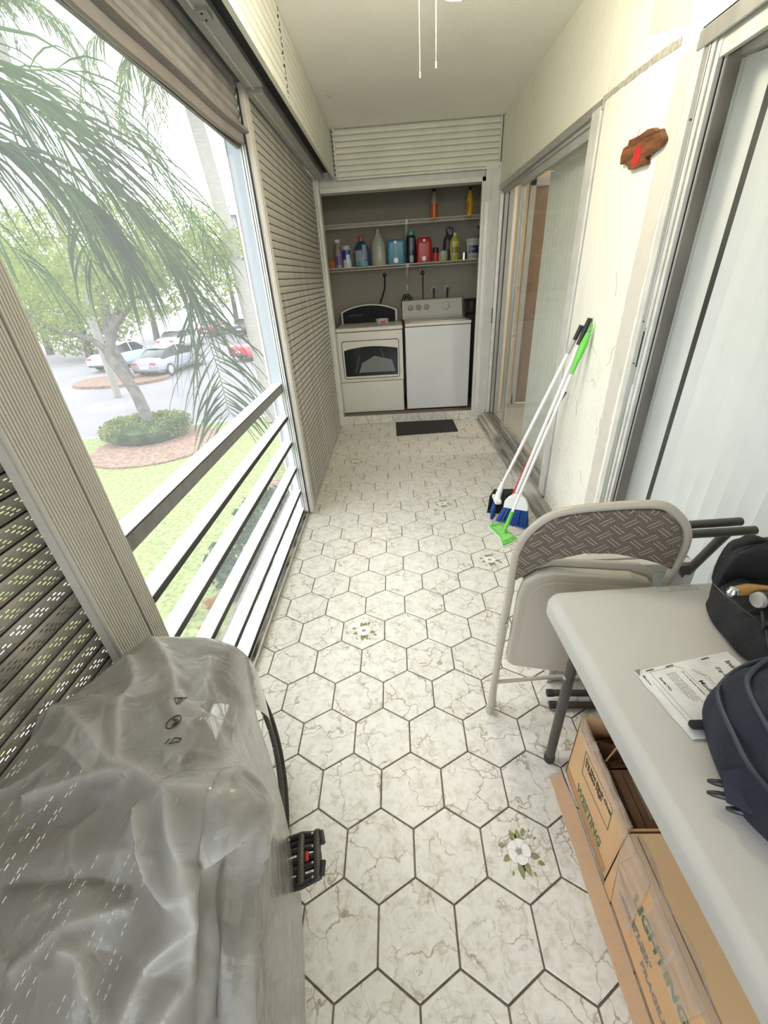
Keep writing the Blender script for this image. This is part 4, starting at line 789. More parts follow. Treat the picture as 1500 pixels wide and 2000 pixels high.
# second folding table standing folded behind the chair
t2 = empty('folding_table', (.77, .76, 0), 'folded white plastic table standing on edge behind the chair with dark legs sticking up', 'table')
MB().prism(rrect(0, .425, 0, .585, .02, 4), -.012, .022, XZ).build('tabletop_half', M['table'], t2, bev=.004)
MB().prism(rrect(0, .425, 0, .585, .02, 4), .028, .060, XZ).build('tabletop_half', M['table'], t2, bev=.004)
for i in range(3):
    for j in range(5): MB().box(.03+i*.13,.13+i*.13,-.016,-.011,.03+j*.11,.11+j*.11).build('moulded_cell', M['framegrey'], t2, bev=.003)
MB().box(.0,.018,-.020,-.011,.0,.585).build('moulded_rim', M['table'], t2, bev=.003)
def W2(p): return (p[0]-.77, p[1]-.76, p[2])
MB().tube([W2(p) for p in ((1.155,.735,.56),(1.125,.622,.785))], .0135, 12).build('leg', M['leg'], t2, smooth=True)
MB().tube([W2(p) for p in ((.86,.60,.800),(1.185,.605,.806))], .0125, 12).build('foot_bar', M['leg'], t2, smooth=True); MB().tube([W2(p) for p in ((.86,.648,.798),(1.183,.655,.804))], .0125, 12).build('foot_bar', M['leg'], t2, smooth=True)
MB().prism([(0,0),(.05,0),(.03,-.05)], -.02, .0, XZ).build('leg_bracket', M['leg'], t2).location = W2((1.10,.735,.60))
MB().tube([W2(p) for p in ((.748,.662,.045),(1.15,.648,.045))], .0125, 12).build('foot_bar', M['leg'], t2, smooth=True); MB().tube([W2(p) for p in ((.752,.630,.018),(1.15,.616,.018))], .0125, 12).build('foot_bar', M['leg'], t2, smooth=True)
for p, q in (((.738,.662,.045),(.762,.661,.045)),((.742,.630,.018),(.766,.629,.018))): MB().tube([W2(p), W2(q)], .0142, 12).build('end_cap', M['rubber'], t2, smooth=True)
MB().tube([W2(p) for p in ((1.0,.655,.045),(1.02,.742,.30))], .0125, 12).build('leg', M['leg'], t2, smooth=True)

# ================================================================= CHAIR
chm = bpy.data.materials.new('patterned_brown_upholstery'); chm.use_nodes = True; t = chm.node_tree; b = t.nodes['Principled BSDF']; L = t.links.new
co = N(t, 'TexCoord'); sp = N(t, 'SeparateXYZ'); L(co.outputs['Object'], sp.inputs[0]); p_ = .042
u = math_node(t, 'DIVIDE', math_node(t, 'ADD', math_node(t, 'ADD', math_node(t, 'MULTIPLY', sp.outputs[0], .75), sp.outputs[2]), 5), p_); v = math_node(t, 'DIVIDE', math_node(t, 'ADD', math_node(t, 'SUBTRACT', math_node(t, 'MULTIPLY', sp.outputs[0], .75), sp.outputs[2]), 5), p_)
par = math_node(t, 'MODULO', math_node(t, 'ADD', math_node(t, 'FLOOR', u), math_node(t, 'FLOOR', v)), 2.0)
def dbl(x):
    f = math_node(t, 'ABSOLUTE', math_node(t, 'SUBTRACT', math_node(t, 'FRACT', x), .5)); return math_node(t, 'LESS_THAN', math_node(t, 'ABSOLUTE', math_node(t, 'SUBTRACT', f, .13)), .035)
ln = math_node(t, 'ADD', math_node(t, 'MULTIPLY', dbl(u), math_node(t, 'GREATER_THAN', par, .5)), math_node(t, 'MULTIPLY', dbl(v), math_node(t, 'LESS_THAN', par, .5)))
wv = N(t, 'TexNoise'); wv.inputs['Scale'].default_value = 420; L(co.outputs['Object'], wv.inputs['Vector']); cr = N(t, 'ValToRGB'); cr.color_ramp.elements[0].position = .35; cr.color_ramp.elements[1].position = .65
cr.color_ramp.elements[0].color = (.075,.055,.040,1); cr.color_ramp.elements[1].color = (.20,.16,.125,1); L(wv.outputs['Fac'], cr.inputs[0]); mx = N(t, 'MixRGB'); L(math_node(t, 'MULTIPLY', ln, .75), mx.inputs[0]); L(cr.outputs[0], mx.inputs[1]); mx.inputs[2].default_value = (.42,.36,.28,1); L(mx.outputs[0], b.inputs['Base Color']); b.inputs['Roughness'].default_value = .9
M['uphol'] = chm
ch = empty('folding_chair', (.505, .62, 0), 'tan metal folding chair with patterned brown padded back, standing folded at the table end', 'chair', rz=math.atan2(-.09, .445))
fr_path = [(.008,.0,0.012),(.018,.0,.30),(.028,.0,.60),(.032,0,.71),(.037,0,.762),(.055,0,.818),(.098,0,.873),(.152,0,.902),(.259,0,.924),(.345,0,.934),(.383,0,.928),(.418,0,.900),(.441,0,.868),(.451,0,.83),(.450,0,.777),(.444,0,.72),(.445,.04,.40),(.448,.09,.012)]
def smooth_path(P, n=4):
    P = [V(p) for p in P]; out = []
    for i in range(len(P)-1):
        a, b, c, d = P[max(i-1,0)], P[i], P[i+1], P[min(i+2,len(P)-1)]
        for k in range(n):
            u = k/n; out.append(.5*((2*b)+(c-a)*u+(2*a-5*b+4*c-d)*u*u+(3*b-a-3*c+d)*u**3))
    return out+[P[-1]]
MB().tube(smooth_path(fr_path), .0118, 12).build('front_frame', M['chair'], ch, smooth=True)
MB().tube(smooth_path([(.022,.030,.012),(.016,.022,.25),(.022,.016,.50),(.036,.014,.60)]), .0095, 10).build('rear_leg', M['chair'], ch, smooth=True); MB().tube([(.436,.12,.012),(.430,.05,.55)], .0095, 10).build('rear_leg', M['chair'], ch, smooth=True)
for x, y in ((.008,0),(.448,.09)): MB().lathe([(.0135,0),(.0145,.004),(.0138,.034),(.012,.036)], (x, y, 0), 14).build('foot_cap', M['chair'], ch, smooth=True)
for x, y in ((.022,.032),(.436,.12)): MB().lathe([(.0115,0),(.0125,.004),(.0115,.028)], (x, y, 0), 12).build('foot_cap', M['chair'], ch, smooth=True)
MB().tube([(.016,.0,.175),(.235,.062,.175),(.445,.09,.175)], .0072, 8).build('spreader_bar', M['chair'], ch, smooth=True)
pad = [(.038,.655),(.040,.753),(.066,.822),(.105,.868),(.152,.892),(.259,.914),(.345,.923),(.378,.918),(.408,.893),(.430,.865),(.440,.83),(.438,.785),(.436,.742),(.405,.758),(.369,.768),(.29,.781),(.213,.775),(.136,.744),(.084,.705)]
MB().prism(pad, -.014, .012, XZ).build('back_pad', M['uphol'], ch, bev=.006)
seat = [(.040,.345),(.045,.318),(.062,.303),(.40,.303),(.420,.318),(.426,.345),(.428,.62),(.416,.675),(.385,.708),(.34,.722),(.14,.716),(.095,.700),(.062,.668),(.050,.61)]
MB().prism(seat, -.030, .006, XZ).build('seat_pan', M['chair'], ch, bev=.012, seg=4)
MB().prism([(.235+(a-.235)*.86, .515+(b-.515)*.84) for a, b in seat], -.033, -.029, XZ).build('seat_recess', mat('tan_steel_recess', (.45,.40,.325), .45), ch, bev=.003)
MB().prism([(.048,.655),(.42,.655),(.40,.722),(.36,.742),(.12,.735),(.075,.715)], .006, .020, XZ).build('seat_front_lip', M['chair'], ch, bev=.006)
for x, z in ((.030,.475),(.436,.475)):
    MB().bar((x,-.016,z-.04),(x+.004,-.016,z+.03),.010,.003).build('hinge_link', M['chair'], ch); o = MB().lathe([(.007,0),(.007,.004),(.004,.006)], (0,0,0), 10).build('rivet', M['alu'], ch); o.location = (x, -.013, z); o.rotation_euler.x = PI/2

# ================================================================= CARDBOARD
sheet = MB(); pts = [(.656,.384),(.702,.392),(.714,.30),(.712,.05),(.704,-.20),(.70,-.46),(.712,-.62),(.664,-.62)]+[(.690+.004*math.sin(k*1.7)-.006*(k > 6)+(.0 if k < 8 else -.012*(k-8)/4), -.46+k*.06) for k in range(0, 9)]+[(.672,.10),(.664,.22)]
r_ = random.Random(9)
edge = [(.660+.026*(1-k/24)+r_.uniform(-.002,.002)*(1 if k > 8 else .3), -.60+.98*k/24) for k in range(25)]
sheet.prism([(.715,-.60),(.714,.30),(.704,.386)]+edge[::-1], .0, .005)
o = sheet.build('cardboard_strip', M['cardpale'], bev=.001); tag(o, 'long torn strip of pale corrugated cardboard lying along the boxes on the tiles', 'cardboard')
def carton(name, label, x0, x1, y0, y1, h, open_, th=.005):
    root = empty(name, ((x0+x1)/2, (y0+y1)/2, 0), label, 'box', 'cardboard boxes under the table'); cx, cy = (x0+x1)/2, (y0+y1)/2
    B = lambda n_, a, b, c, d, e, f, m='card', **k: MB().box(a-cx, b-cx, c-cy, d-cy, e, f).build(n_, M[m], root, **k)
    B('side_panel', x0, x0+th, y0, y1, .006, h, bev=.0015); B('side_panel', x1-th, x1, y0, y1, .006, h); B('end_panel', x0, x1, y0, y0+th, .006, h); B('end_panel', x0, x1, y1-th, y1, .006, h)
    B('bottom_panel', x0, x1, y0, y1, .006, .011)
    return root, B, cx, cy
c1, B1, cx, cy = carton('cardboard_box', 'open taped cardboard box with boxed "do not stack" print under the table leg end', .720, 1.06, .103, .395, .298, True)
MB().grid([[(.722-cx, y-cy, .296), (.735-cx+.01*math.sin(y*30), y-cy, .27), (.742-cx, y-cy, .12)] for y in [.11+.028*k for k in range(11)]]).build('inner_flap', M['cardin'], c1)
MB().prism([(0,0),(.0,.30),(.012,.30),(.016,0)], .0, .003, fn=lambda a, b, h: (.7185-cx-.0006, .103+b*.97-cy, .285+a)).build('tape_strip', M['tape'], c1)
P = [[(.7192-cx-.001-.0015*math.sin(k*1.9), .108-cy+k*.014, z+.004*math.sin(k*1.3)) for k in range(21)] for z in (.245, .30)]
P.append([(.728-cx, .108-cy+k*.014, .302+.001*math.sin(k)) for k in range(21)]); MB().grid(P).build('tape_strip', M['tape'], c1)
MB().box(.7185-cx, .7195-cx, .12-cy, .385-cy, .020, .048).build('tape_band', mat('tan_tape_band', (.50,.27,.12), .35, noise=.15, nscale=9), c1)
X72 = .7192-cx
text('printed_lettering', 'WESTING', .046, (X72, .318-cy, .052), (0,-1,.02), (0,0,1), M['inkgreen'], c1, bold=.0012, sx=.78)
text('printed_lettering', 'Do Not Stack Over\n2 Pallets High', .022, (X72, .318-cy, .205), (0,-1,.10), (0,.10,1), M['ink'], c1, bold=.0006, sx=.86)
fr4 = [(.330,.232),(.170,.250),(.160,.165),(.318,.142)]
for i in range(4):
    a, b = fr4[i], fr4[(i+1) % 4]; MB().bar((X72, a[0]-cy, a[1]), (X72, b[0]-cy, b[1]), .0022, .0006, up=(1,0,0)).build('print_frame', M['inkgreen'], c1)
text('printed_lettering', 'CAUTION', .020, (X72, .388-cy, .262), (0,-1,-.05), (0,-.05,1), M['inkgrey'], c1, sx=.7)
ib = empty('cardboard_box', (.80, .185, 0), 'small dark brown carton with handwriting packed inside the open box', 'box', 'cardboard boxes under the table')
IB = lambda n_, a, b, c, d, e, f, m, **k: MB().box(a-.80, b-.80, c-.185, d-.185, e, f).build(n_, M[m], ib, **k)
IB('carton_body', .748, .94, .112, .262, .012, .262, 'cardin', bev=.002); IB('lid_flap', .752, .775, .115, .258, .262, .268, 'cardin'); IB('lid_panel', .778, .93, .122, .250, .262, .266, 'cardin')
M['lab2'] = mat('greyish_brown_label', (.24,.17,.12), .6); IB('paper_label', .795, .87, .14, .235, .266, .2672, 'lab2')
sc = []
for k in range(34):
    y = .232-.0026*k; sc.append((.822-.80+.014*math.sin(k*1.25)+.003*math.sin(k*.4), y-.185+.004*math.cos(k*1.25), .2678))
MB().tube(sc, .0011, 4).build('handwriting', M['ink'], ib); MB().tube([(.018+.010*math.sin(k*1.7), -.047-.004*k+.003*math.cos(k*2), .2678) for k in range(7)], .002, 4).build('handwriting', M['ink'], ib)
wp = empty('wrapped_bundle', (.84, .33, 0), 'brown paper wrapped bundle at the far end inside the open box', 'bundle')
P = []
for i in range(9):
    row = []
    for j in range(9):
        x = -.095+.022*j; y = -.05+.0125*i; row.append((x, y, .235+.018*math.sin(i*1.3+j*.5)+.012*math.cos(j*1.1)-.9*x*x*3))
    P.append(row)
P.insert(0, [(x, y, .013) for x, y, z in P[0]]); P.append([(x, y, .013) for x, y, z in P[-1]])
MB().grid(P).build('wrapping_paper', M['cardin'], wp)
for k in range(3): MB().tube([(-.09+.05*k, -.045, .262), (-.03+.045*k, .0, .268), (.02+.03*k, .048, .255)], .0025, 5).build('folded_edge', M['card'], wp)
c2_, B2, cx2, cy2 = carton('cardboard_box', 'closed taped cardboard box with light plain top along the table edge', .717, 1.06, -.46, .098, .298, False)
B2('top_panel', .719, 1.058, -.458, .096, .298, .303, 'cardlite', bev=.001)
X2 = .7163-cx2
text('printed_lettering', 'LIGHTING', .050, (X2, .020-cy2, .165), (0,-1,.02), (0,0,1), M['inkgreen'], c2_, bold=.0015, sx=.85)
text('printed_lettering', 'USE LAMPS ONLY\nMADE IN CHINA', .018, (X2, .045-cy2, .110), (0,-1,0), (0,0,1), M['inkgrey'], c2_, bold=.0004, sx=.9)
text('printed_lettering', 'FRAGILE', .030, (X2, -.06-cy2, .060), (0,-1,0), (0,0,1), M['inkgrey'], c2_, bold=.0006, sx=.9)
MB().prism([(.098,.0),(.098,.295),(.060,.295),(.090,.16),(.062,.0)], 0, .0012, fn=lambda a, b, h: (.7165-cx2-h-.0006, a-cy2, .006+b*.98)).build('corner_fold', M['card'], c2_)
r_ = random.Random(3)
for (ya, yb, za, zb, sl_) in ((.095,-.005,.12,.30,.3),(-.02,-.10,.19,.302,.1),(-.09,-.17,.17,.302,-.1),(.06,-.02,.05,.15,.6)):
    P = []
    for i in range(9):
        t_ = i/8; P.append([(.7155-cx2-.0012-.0016*r_.random(), ya+(yb-ya)*t_-cy2+sl_*.03*s+.003*r_.random(), za+(zb-za)*s) for s in [k/6 for k in range(7)]])
    MB().grid(P).build('tape_strip', M['tape'], c2_)
P = [[(.7155-cx2-.001*math.sin(k), .095-cy2-k*.0275, .272+.003*math.sin(k*1.4)) for k in range(20)], [(.7155-cx2-.001, .095-cy2-k*.0275, .3036) for k in range(20)], [(.738-cx2+.006*math.sin(k*1.1), .095-cy2-k*.0275, .3040) for k in range(20)]]
MB().grid(P).build('tape_strip', M['tape'], c2_)
MB().bar((.728-cx2, .09-cy2, .3034), (.735-cx2, -.45-cy2, .3034), .002, .001).build('lid_gap', M['cardin'], c2_)

# ================================================================= BOOKLET
bk = empty('instruction_booklet', (.672, .202, .7405), 'stapled photocopied instruction booklet lying flat on the table', 'booklet', rz=math.atan2(.043, .213))
BW, BH = .217, .146
for k, (dx, z) in enumerate(((.002,0),(-.001,.0012),(.0015,.0022),(0,.0032))):
    r_ = random.Random(k); MB().prism([(dx,-.0005*k),(BW-dx,0),(BW,-BH)]+[(BW*(1-t)+r_.uniform(-.001,.001), -BH-.001*k+r_.uniform(-.0018,.0012)) for t in (.15,.3,.5,.65,.8,.92)]+[(dx,-BH)]+[(dx+r_.uniform(-.002,.001), -BH*(1-t)) for t in (.2,.35,.5,.62,.75,.9)], z, z+.0009).build('page', M['paper'], bk)
zt = .0043; D_ = (0,-1,0); U_ = (1,0,0)
for (t_, s_, x, y, bo) in (('Instructions', .016, .190, -.020, .0004), ('SINGER', .017, .174, -.052, .0008), ('Zig-Zag Sewing', .011, .160, -.028, .0002), ('Model 24', .013, .102, -.048, .0003), ('Serial No.', .008, .034, -.025, .0002), ('Machine', .007, .006, -.014, .0001)):
    text('printed_lettering', t_, s_, (x, y, zt), D_, U_, M['ink'], bk, ext=.00005, bold=bo)
text('printed_lettering', 'Record the serial number of your\nmachine in the space provided.\nThe serial number is located on\nthe base of the machine. Keep\nthis book with the machine.', .0052, (.072, -.020, zt), D_, U_, M['inkgrey'], bk, ext=.00005)
text('printed_lettering', 'Do not operate without reading', .0056, (.088, -.022, zt), D_, U_, M['ink'], bk, ext=.00005, bold=.0001)
for (a, b) in (((.026,-.010),(.026,-.140)),((.096,-.016),(.096,-.140)),((.026,-.010),(.086,-.008)),((.086,-.008),(.096,-.016)),((.122,-.030),(.118,-.135)),((.016,-.03),(.016,-.12))): MB().bar((*a, zt),(*b, zt),.0006,.0003).build('printed_rule', M['inkgrey'], bk)
for P in ([(.150,-.060),(.152,-.075),(.146,-.088),(.146,-.120),(.128,-.122),(.126,-.135)], [(.150,-.060),(.142,-.058),(.138,-.066),(.140,-.076),(.132,-.080)], [(.128,-.045),(.126,-.060),(.132,-.068),(.126,-.078)], [(.112,-.022),(.118,-.034),(.128,-.042)], [(.146,-.09),(.140,-.10),(.140,-.118)]):
    MB().tube([(a, b, zt) for a, b in P], .0005, 4).build('line_drawing', M['ink'], bk)
for x in (.030,.075,.158): MB().bar((x-.009,-.006,zt+.0006),(x+.009,-.005,zt+.0006),.0014,.0012).build('staple', M['leg'], bk)
MB().prism([(.0,0),(.012,0),(.0,-.014)], zt, zt+.002).build('dog_ear', M['inkgrey'], bk)

# ================================================================= BAGS
def dome(poly, z0, z1, prof, seed, wob=.004, rib=0, nn=48):
    n = len(poly); P2 = [V((a, b, 0)) for a, b in poly]; sm2 = []
    for i in range(n):
        a, b, c, d = P2[(i-1) % n], P2[i], P2[(i+1) % n], P2[(i+2) % n]
        for k in range(6): u = k/6; sm2.append(.5*((2*b)+(c-a)*u+(2*a-5*b+4*c-d)*u*u+(3*b-a-3*c+d)*u**3))
    cx = sum(p.x for p in sm2)/len(sm2); cy = sum(p.y for p in sm2)/len(sm2); r = random.Random(seed); ph = [r.uniform(0, 6) for _ in range(8)]
    vs = []; m = len(sm2)
    for j, (s, h) in enumerate(prof):
        for i, p in enumerate(sm2):
            a = 2*PI*i/m; w = wob*(math.sin(3*a+ph[0]+2*h)+.7*math.sin(7*a+ph[1]-3*h)+.5*math.sin(11*a+ph[2]+5*s)); s2 = s*(1+w*4 if 0 < j < len(prof)-1 else 1)
            vs.append((cx+(p.x-cx)*s2, cy+(p.y-cy)*s2, z0+(z1-z0)*h+w*(1 if h > .05 else 0)))
    fs = [(j*m+i, j*m+(i+1) % m, (j+1)*m+(i+1) % m, (j+1)*m+i) for j in range(len(prof)-1) for i in range(m)]; fs.append(tuple((len(prof)-1)*m+i for i in range(m))); fs.append(tuple(range(m-1, -1, -1)))
    return MB().add(vs, fs), sm2, (cx, cy)
nb = empty('backpack', (.90, -.02, .7455), 'navy blue nylon backpack lying on the near end of the table', 'backpack')
poly = [(.713,.072),(.745,.103),(.795,.130),(.853,.146),(.95,.155),(1.06,.13),(1.10,.02),(1.10,-.16),(1.0,-.26),(.85,-.27),(.74,-.20),(.695,-.10),(.682,-.05),(.692,.005)]
pl2 = [(a-.90, b+.02) for a, b in poly]
prof = [(.90,0),(.97,.06),(1.0,.22),(.99,.42),(.95,.60),(.88,.74),(.78,.85),(.6,.94),(.35,.99),(.1,1.0)]
mb, ring, cc = dome(pl2, 0, .165, prof, 2, .006)
mb.build('main_body', M['navy'], nb, smooth=True, sub=1)
def ringtube(s, h, r, H=.165, i0=0, i1=None):
    pts = [(cc[0]+(p.x-cc[0])*s, cc[1]+(p.y-cc[1])*s, H*h) for p in ring]; return pts if i1 is None else pts[i0:i1]
MB().tube(ringtube(.975,.60,.004), .0042, 8, closed=True).build('piping', M['navy2'], nb, smooth=True); MB().tube(ringtube(.83,.86,.004), .0042, 8, closed=True).build('piping', M['navy2'], nb, smooth=True)
mb, ring2, cc2 = dome([(a*.74+.02, b*.66-.01) for a, b in pl2], .13, .20, [(.95,0),(1.0,.3),(.94,.6),(.8,.85),(.5,1.0),(.1,1.02)], 6, .008)
mb.build('front_pocket', M['navy'], nb, smooth=True, sub=1)
MB().tube([(cc2[0]+(p.x-cc2[0])*.97, cc2[1]+(p.y-cc2[1])*.97, .168) for p in ring2], .0035, 8, closed=True).build('pocket_piping', M['navy2'], nb, smooth=True)
MB().tube([(-.10,-.05,.196),(-.02,-.02,.204),(.08,-.03,.204)], .0012, 5).build('seam', M['navy2'], nb)
def NB(p): return (p[0]-.90, p[1]+.02, p[2]-.7405)
MB().grid([[NB(p) for p in r] for r in ([(.678,-.020,.785),(.668,-.055,.770)],[(.698,-.032,.820),(.690,-.082,.785)],[(.750,-.045,.885),(.745,-.110,.835)],[(.82,-.05,.93),(.82,-.12,.90)])]).build('side_strap', M['navy'], nb).modifiers.new('t', 'SOLIDIFY').thickness = .006
for (x, y, z, a) in ((.676,-.026,.765,0),(.668,-.040,.760,.3),(.684,-.060,.756,.6)):
    MB().tube([NB((x-.010, y+.006, z-.004)), NB((x-.004, y+.003, z-.002)), NB((x+.004, y, z)), NB((x+.016, y-.005, z+.003))], [.0022,.0045,.0055,.006], 10).build('buckle_prong', M['blackpl'], nb, smooth=True)
MB().grid([[NB(p) for p in r] for r in ([(.712,-.075,.744),(.745,-.045,.748)],[(.735,-.12,.744),(.775,-.10,.752)],[(.78,-.20,.744),(.83,-.18,.752)])]).build('shoulder_strap', M['navy'], nb).modifiers.new('t', 'SOLIDIFY').thickness = .008
MB().tube([NB((.716,-.062,.750)), NB((.738,-.082,.754))], .012, 10).build('strap_slider', M['blackpl'], nb)
MB().prism(rrect(0,.036,0,.016,.0075,4), 0, .005).build('zipper_tab', M['blackpl'], nb).location = NB((.702,.070,.747))
tagm = MB().prism(rough([(0,0),(.06,.01),(.07,-.03),(.055,-.05),(.01,-.015)], 2, .002), 0, .004).build('kraft_paper_scrap', mat('kraft_paper', (.60,.42,.24), .8, noise=.2, nscale=20)); tagm.location = (.820,.060,.905); tagm.rotation_euler = (.2,-.15,.1); tag(tagm, 'torn scrap of tan kraft paper resting on the navy backpack', 'paper')
tbg = empty('tool_bag', (1.03, .29, .7405), 'black open-topped tool bag with drawcord at the far end of the table', 'bag')
poly = [(.930,.385),(.906,.345),(.900,.300),(.896,.240),(.915,.180),(.96,.135),(1.06,.10),(1.165,.12),(1.172,.28),(1.170,.42),(1.08,.452),(.99,.440)]
mb, ringb, ccb = dome([(a-1.03, b-.29) for a, b in poly], 0, .085, [(.95,0),(1.0,.12),(.99,.5),(.93,.8),(.82,.97),(.55,1.0),(.1,.96)], 8, .007)
mb.build('bag_body', M['blackcloth'], tbg, smooth=True, sub=1)
mb, _, _ = dome([(a-1.03, b-.29) for a, b in [(.945,.405),(.935,.380),(.99,.375),(1.08,.365),(1.168,.36),(1.170,.44),(1.08,.462),(1.0,.450),(.96,.432)]], .02, .165, [(1.0,0),(1.03,.4),(1.0,.75),(.9,.94),(.6,1.0),(.1,1.0)], 9, .006)
mb.build('raised_flap', M['blackcloth'], tbg, smooth=True, sub=1)
def TG(p): return (p[0]-1.03, p[1]-.29, p[2]-.7405)
MB().tube([TG(p) for p in smooth_path([(.945,.285,.84),(.925,.255,.845),(.915,.225,.832),(.935,.215,.842),(.965,.240,.862),(1.0,.265,.868),(1.06,.285,.862)])], .0032, 8).build('drawcord', M['blackpl'], tbg, smooth=True)
MB().tube([TG(p) for p in smooth_path([(.915,.225,.832),(.908,.205,.822),(.905,.19,.81)])], .003, 8).tube([TG(p) for p in smooth_path([(.918,.222,.832),(.925,.20,.82),(.930,.182,.812)])], .003, 8).build('drawcord', M['blackpl'], tbg, smooth=True)
MB().lathe([(.006,-.008),(.008,0),(.006,.008)], TG((.915,.228,.834)), 10).build('cord_knot', M['blackpl'], tbg)
MB().tube([TG(p) for p in ((.900,.355,.835),(.897,.315,.838),(.905,.28,.835),(.915,.25,.832))], .0012, 5).build('zipper_pull', M['leg'], tbg)
hm = empty('hammer', (.886,.292,.868), 'hammer with wooden handle and round steel end poking from the black bag', 'hammer')
MB().lathe([(.002,-.0115),(.008,-.009),(.0118,0),(.008,.009),(.002,.0115)], (0,0,0), 16).build('steel_end', M['chrome'], hm, smooth=True)
MB().tube([(.006,.002,0),(.035,.008,-.002),(.06,.012,-.006),(.16,.02,-.03)], [.0105,.0125,.0105,.009], 12).build('wooden_handle', mat('varnished_hammer_wood', (.42,.22,.05), .35, noise=.3, nscale=20), hm, smooth=True)
rg = empty('rubber_grip_tool', (.922,.272,.862), 'tool with a grey-tipped black rubber grip beside the hammer', 'tool')
MB().tube([(.004,0,0),(.03,.004,.0),(.16,.02,-.01)], [.0165,.0155,.013], 16).build('rubber_grip', M['blackpl'], rg, smooth=True); MB().tube([(-.003,-.0004,0),(.006,.0004,0)], [.0150,.0168], 16).build('grip_end_disc', M['framegrey'], rg, smooth=True)
mc = MB().tube([(.955,.243,.868),(.985,.255,.874),(1.03,.262,.872)], [.004,.006,.004], 8).build('metal_clip', M['chrome'], smooth=True); tag(mc, 'small bright metal clip lying on the black tool bag', 'clip')

# ================================================================= BICYCLE UNDER THE COVER
l_, s_ = math.radians(10), math.radians(10)
nn = V((math.cos(l_)*math.cos(s_), math.cos(l_)*math.sin(s_), math.sin(l_))); aa = V((0,0,1)).cross(nn).normalized(); bb = nn.cross(aa); fw = -aa
RW = .31; wc = V((-.24, .20, bb.z*RW+.004))
bike = empty('bicycle', (-.24, .20, 0), 'bicycle leaning under the translucent plastic cover with its narrow tyre showing', 'bicycle')
def BK(f, u, s=0): p = wc+fw*f+bb*(u-RW)+nn*s; return tuple(p-V((-.24,.20,0)))
def wheel(f):
    ci = lambda r, s=0, n=64: [BK(f+r*math.cos(2*PI*k/n), RW+r*math.sin(2*PI*k/n), s) for k in range(n)]
    MB().tube(ci(RW-.014), .014, 10, closed=True).build('tyre', M['rubber'], bike, smooth=True)
    for s in (-.0105, .0105): MB().tube(ci(RW-.019, s), .0018, 5, closed=True).build('tyre_stripe', M['frame'], bike)
    MB().tube(ci(RW-.034), .009, 8, closed=True).build('rim', M['leg'], bike, smooth=True)
    mb = MB()
    me = None
    for k in range(28):
        a = 2*PI*k/28; MB().tube([BK(f+.02*math.cos(a+.6*(1 if k % 2 else -1)), RW+.02*math.sin(a+.6*(1 if k % 2 else -1)), .028*(1 if k % 2 else -1)), BK(f+(RW-.042)*math.cos(a), RW+(RW-.042)*math.sin(a), 0)], .0011, 4).build('spoke', M['chrome'], bike)
        MB().tube([BK(f+(RW-.055)*math.cos(a), RW+(RW-.055)*math.sin(a), 0), BK(f+(RW-.040)*math.cos(a), RW+(RW-.040)*math.sin(a), 0)], .0022, 5).build('spoke_nipple', M['chrome'], bike)
    MB().tube([BK(f, RW, -.06), BK(f, RW, .06)], .018, 12).build('hub', M['alu'], bike, smooth=True)
wheel(0); wheel(.90)
BBp = (.37, .29)
for nm, p, q, r in (('chainstay', BK(0,RW,.05), BK(*BBp,.02), .009), ('chainstay', BK(0,RW,-.05), BK(*BBp,-.02), .009), ('seatstay', BK(0,RW,.05), BK(.22,.62,.01), .008), ('seatstay', BK(0,RW,-.05), BK(.22,.62,-.01), .008), ('seat_tube', BK(*BBp), BK(.21,.66), .015), ('top_tube', BK(.22,.60), BK(.68,.64), .014), ('down_tube', BK(*BBp), BK(.70,.58), .017), ('head_tube', BK(.71,.56), BK(.67,.68), .018), ('seat_post', BK(.21,.66), BK(.19,.76), .0125), ('fork_blade', BK(.71,.56,.045), BK(.90,RW,.05), .011), ('fork_blade', BK(.71,.56,-.045), BK(.90,RW,-.05), .011), ('stem', BK(.67,.68), BK(.66,.78), .013), ('handlebar', BK(.66,.78,-.25), BK(.66,.78,.25), .011), ('crank_arm', BK(*BBp,.06), BK(BBp[0]-.165,BBp[1]+.045,.075), .010), ('crank_arm', BK(*BBp,-.06), BK(BBp[0]+.165,BBp[1]-.045,-.075), .010)):
    MB().tube([p, q], r, 12).build(nm, M['leg'] if nm in ('chainstay','seatstay','seat_tube','top_tube','down_tube','head_tube') else M['alu'], bike, smooth=True)
MB().tube([BK(BBp[0]+.09*math.cos(k*PI/16), BBp[1]+.09*math.sin(k*PI/16), .045) for k in range(32)], .004, 6, closed=True).build('chainring', M['blackpl'], bike)
mb, _, _ = dome([(-.12,.07),(-.13,0),(-.12,-.07),(-.03,-.045),(.12,-.02),(.14,0),(.12,.02),(-.03,.045)], -.02, .03, [(.8,0),(1,.4),(.95,.8),(.6,1),(.1,1)], 1, .003)
mb.v = [BK(.17-a*-1, .78+c, b) for a, b, c in mb.v]; mb.build('saddle', M['blackpl'], bike, smooth=True)
